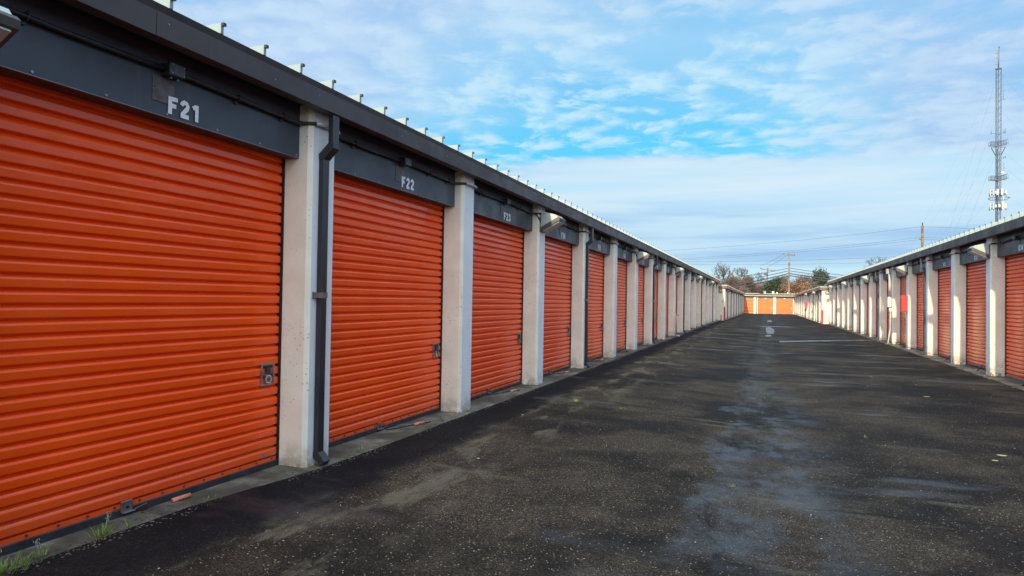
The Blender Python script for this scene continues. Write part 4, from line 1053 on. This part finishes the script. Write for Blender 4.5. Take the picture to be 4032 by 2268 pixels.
th=[(6.2,134,5.5,5.9,'thicket','thicket2','tall bare scrub showing over the orange brown tree, left of the conifer'),(2.9,134,3.6,5.9,'thicket2','thicket','thin bare scrub right behind the straight pole'),(-9.0,128,5.5,4.2,'thicket','thicket2','brown leafless thicket at the left edge beside the roof end'),
    (-5.4,126,5.6,5.9,'thicket','thicket2','wide brown leafless thicket below the forked oak'),
    (-2.6,127,4.6,5.9,'thicket','thicket2','dense brown leafless thicket left of the leaning pole'),
    (-.6,129,3.6,5.4,'thicket2','thicket','greyish bare shrubs around the foot of the leaning pole'),
    (-4.2,121,6.5,3.9,'thicket2','thicket','low pale brush right behind the end building')]
for i,(x,y,w_,h,m1,m2,l) in enumerate(th):
    leaftree('bare_shrub',l,(x,y,-.3),w_*1.15,4,h*1.05,0.0,m1,50+i,19000,.55,'shrub','leafless thickets',m2,True)
leaftree('evergreen_tree','dark green rounded evergreen between the two utility poles',(1.6,126,-.3),3.8,3,5.9,.3,'evergreen',61,12000,.27,mm2='olive')
leaftree('dead_leaf_tree','orange brown tree with dead leaves right of the straight pole',(4.9,124,-.3),6.8,4,6.1,.2,'deadleaf',62,20000,.27,mm2='thicket2',bark='bark_w')
leaftree('olive_tree','olive green tree in front of the dark conifer',(7.6,131,-.3),4.8,4,6.0,.3,'olive',63,11000,.30,mm2='thicket')
leaftree('conifer','tall dark evergreen at the right beside the roof end of row D',(9.9,138,-.3),5.2,5,7.9,.5,'evergreen',64,15000,.34,mm2='olive')
leaftree('conifer','second dark evergreen right behind row D',(12.4,132,-.3),5.2,5,6.0,.2,'evergreen',68,9000,.32,mm2='olive')
leaftree('conifer','small dark tree top above the roof of row G',(20.5,160,-.3),4.0,4,10.4,.3,'evergreen',65,3500,.35,shape='cone')
leaftree('conifer','narrow pointed tree among the left thicket',(-5.9,125,-.3),1.6,1.6,6.4,.3,'redfol',66,3200,.20,mm2='olive',shape='cone')
leaftree('olive_shrub','green shrub beside the roof end of row F',(-8.6,122,-.3),3.0,3,3.9,.2,'olive',67,4000,.18,cat='shrub',mm2='thicket')
# house roof beyond row D
t=thing('house','small house with a mossy grey gable roof and yellow trim behind row D','house',(8.6,122,-.3))
MB().box(-3.2,3.4,0,6,0,2.9,M['cream'],.02).build('wall',t)
b=MB(); b.add([(-3.6,-.4,2.8),(3.8,-.4,2.8),(3.8,3.0,4.3),(-3.2,3.0,4.3),(3.8,6.4,2.8),(-3.6,6.4,2.8)],[(0,1,2,3),(3,2,4,5)],mat('mossy_roof',col=(.33,.38,.35),rough=.8,var=.4,vscale=2)); b.build('roof',t,fix=False)
b=MB(); b.tube([(-3.65,-.42,2.8),(-3.25,3.0,4.32)],.09,mat('yellow_trim',col=(.62,.50,.22),rough=.6),5); b.build('trim',t)

# ---------------------------------------------------------------- weeds, grass, stones
def tuft(label,x,y,z,n,h,seed,spread=.05,seedheads=0,lean=(0,0)):
    rng=random.Random(seed); b=MB()
    for i in range(n):
        a=rng.uniform(0,6.28); r=rng.uniform(0,spread); p=Vector((math.cos(a)*r,math.sin(a)*r*1.4,0)); hh=h*rng.uniform(.35,1.0)
        d=Vector((math.cos(a)*rng.uniform(.1,.9)+lean[0],math.sin(a)*rng.uniform(.1,.9)+lean[1],1)).normalized(); sd=Vector((-d.y,d.x,0)); sd=(sd.normalized() if sd.length>1e-4 else Vector((1,0,0)))*rng.uniform(.0015,.0035)*(h/.1)**.4
        m1=p+d*hh*.55; m2=p+d*hh+Vector((d.x,d.y,-.35))*hh*.30
        b.add([p-sd,p+sd,m1+sd*.8,m1-sd*.8,m2],[(0,1,2,3),(3,2,4)],M['grass'])
    for i in range(seedheads):
        a=rng.uniform(0,6.28); d=Vector((math.cos(a)*.25,math.sin(a)*.25,1)); tp=d*h*rng.uniform(1.1,1.6)
        b.tube([(0,0,0),tp*.5,tp],.0013,M['straw'],4)
        for k in range(9):
            q=tp*(1-.03*k)+Vector((rng.uniform(-1,1),rng.uniform(-1,1),0))*.010; b.tube([q,q+Vector((rng.uniform(-1,1)*.008,rng.uniform(-1,1)*.008,.012))],[.003,.001],M['straw'],4)
    o=b.build('grass_tuft',None,(x,y,z),fix=False); tag(o,label,'grass tuft','grass tufts growing in the joints')
tuft('largest grass tuft with seed heads in the bottom left corner',-3.68,2.24,0,190,.095,1,.12,5)
tuft('grass tuft with thin seed heads beside the kerb, second from the bottom left',-3.70,2.48,0,26,.06,2,.05,2)
tuft('spreading grass tuft on the kerb edge under the left half of door F21',-3.70,2.85,0,60,.09,3,.06,2)
tuft('single thin weed right of the spreading tuft below door F21',-3.70,3.02,0,12,.09,4,.02,0)
tuft('flat grass clump on the kerb edge below the orange handle tube',-3.70,3.62,-.01,50,.03,5,.10,0)
tuft('thin weed on the kerb beside the first downspout',-3.55,5.35,0,9,.10,6,.02,0)
tuft('leafy weed on the kerb in front of the right side of door F22',-3.62,7.15,0,14,.09,7,.03,0)
tuft('bright grass tuft on the asphalt in front of door F23',-2.60,9.5,gh(-2.6,9.5),45,.055,8,.06,0)
tuft('bright weed near the middle of the drive, on the right',1.13,8.95,gh(1.1,8.95),26,.03,9,.06,0)
tuft('small weed in the middle crack closest to the viewer',-.25,6.02,gh(-.25,6.0),16,.035,10,.04,0)
tuft('low weed along the crack left of the wet gutter',-1.9,9.25,gh(-1.9,9.25),30,.03,11,.10,0)
tuft('green weed at the foot of the meter box pipes',4.50,29.6,-.09,40,.13,12,.12,0)
tuft('green weed on the right kerb between doors G10 and G11',4.56,27.9,-.08,40,.10,13,.12,0)
tuft('small weed at the foot of the pillar between doors G13 and G14',4.54,17.45,-.09,30,.06,14,.08,0)
tuft('small weed on the right kerb left of door G14',4.54,16.6,-.09,20,.05,15,.06,0)
# moss and seedlings along the joints
rng=random.Random(99); b=MB()
def blade(x,y,z,h):
    a=rng.uniform(0,6.28); d=Vector((math.cos(a)*.6,math.sin(a)*.6,1))*h; s=Vector((-math.sin(a),math.cos(a),0))*h*.12; p=Vector((x,y,z)); b.add([p-s,p+s,p+d],[(0,1,2)],M['moss'])
for i in range(2600):
    y=rng.uniform(2,40)**1.0
    if mnoise.noise((y*.8,3,1))<-.02: continue
    blade(ledge(y)+rng.gauss(.0,.012),y,gh(-3.5,y)+.002,rng.uniform(.006,.022))
for i in range(1500):
    y=rng.uniform(9,56)
    if mnoise.noise((y*.7,8,1))<.05: continue
    blade(-.15+.35*mnoise.noise((y*.3,1,1))+rng.gauss(0,.10),y,gh(0,y)+.002,rng.uniform(.010,.035))
for i in range(900):
    x=rng.uniform(-3.2,.9)
    if mnoise.noise((x*1.3,8,6))<-.05: continue
    blade(x,9.25+.03*x+rng.gauss(0,.012),gh(x,9.25)+.002,rng.uniform(.006,.016))
for i in range(1800):
    y=rng.choice((19.3,25.8,30.5,33.0))+rng.gauss(0,.06); x=rng.uniform(-3.0,.3)
    if mnoise.noise((x*1.1,y,6))<.0: continue
    blade(x,y-.05*x,gh(x,y)+.002,rng.uniform(.01,.03))
tag(b.build('moss',fix=False),kind='stuff')
b=MB()
for i in range(380):
    y=1.5+rng.random()**1.6*34; x=rng.uniform(-3.3,4.4)
    if x<-3.1-.0*y or (x-0)**2<0: continue
    s=rng.uniform(.0025,.0075)*(1+(y>12)*.6); z=gh(x,y)+s*.2; vs=[]
    for k in range(5):
        a=k*1.257+rng.uniform(-.3,.3); vs.append((x+s*math.cos(a)*rng.uniform(.7,1.3),y+s*math.sin(a),z))
    vs.append((x,y,z+s*.8)); b.add(vs,[(k,(k+1)%5,5) for k in range(5)],M['stone'])
tag(b.build('gravel',fix=False),kind='stuff')
b=MB()
for i in range(3200):
    left=rng.random()<.72; y=2+rng.random()**1.5*(34 if left else 40); 
    if not left: y+=12
    if mnoise.noise((y*.9,4 if left else 9,2))<-.12: continue
    e_=ledge(y) if left else redge(y); off=abs(rng.gauss(0,.045)); x=e_+off*(1 if left else -1)
    if rng.random()<.3: x=e_-off*1.8*(1 if left else -1)
    inside=(x<e_) if left else (x>e_); z=(0.0 if left else -.079)+.001 if inside else gh(x,y)+.001
    s_=rng.uniform(.003,.010)*(1+(y>14)*.8); vs=[(x+s_*math.cos(k*1.257)*rng.uniform(.6,1.4),y+s_*math.sin(k*1.257)*rng.uniform(.6,1.4),z) for k in range(5)]
    vs.append((x+s_*.2,y,z+s_*rng.uniform(.3,.9))); b.add(vs,[(k,(k+1)%5,5) for k in range(5)],rng.choice((M['bark'],M['bark'],M['bark_w'],M['thicket'],M['gap'],M['bark'])))
tag(b.build('leaf_litter',fix=False),kind='stuff')
# a few dry leaves and scraps
def scrap(label,x,y,s,mm):
    r_=random.Random(int(x*100+y*7)); z=gh(x,y)+.006
    vs=[(s*math.cos(a)*r_.uniform(.5,1.2),s*.6*math.sin(a)*r_.uniform(.6,1.2),r_.uniform(0,.008)) for a in [k*math.pi/3 for k in range(6)]]
    b=MB().prism([(p[0],p[1]) for p in vs],0,.004,M[mm]); tag(b.build('leaf_scrap',None,(x,y,z)),label,'leaf','dry scraps lying on the asphalt')
for (l,x,y,s,mm) in(('pale scrap lying near the bottom middle of the drive',-.95,3.3,.016,'straw'),('pale scrap on the asphalt below door F22',-2.5,5.7,.018,'straw'),('reddish scrap on the asphalt right of the orange rope handle',-2.9,8.0,.018,'handle'),
    ('pale twig scrap in front of door G13',2.6,13.2,.045,'straw'),('thin pale scrap in the right foreground',2.35,8.4,.05,'straw'),('second thin scrap in the right foreground',2.2,8.1,.04,'straw')): scrap(l,x,y,s,mm)
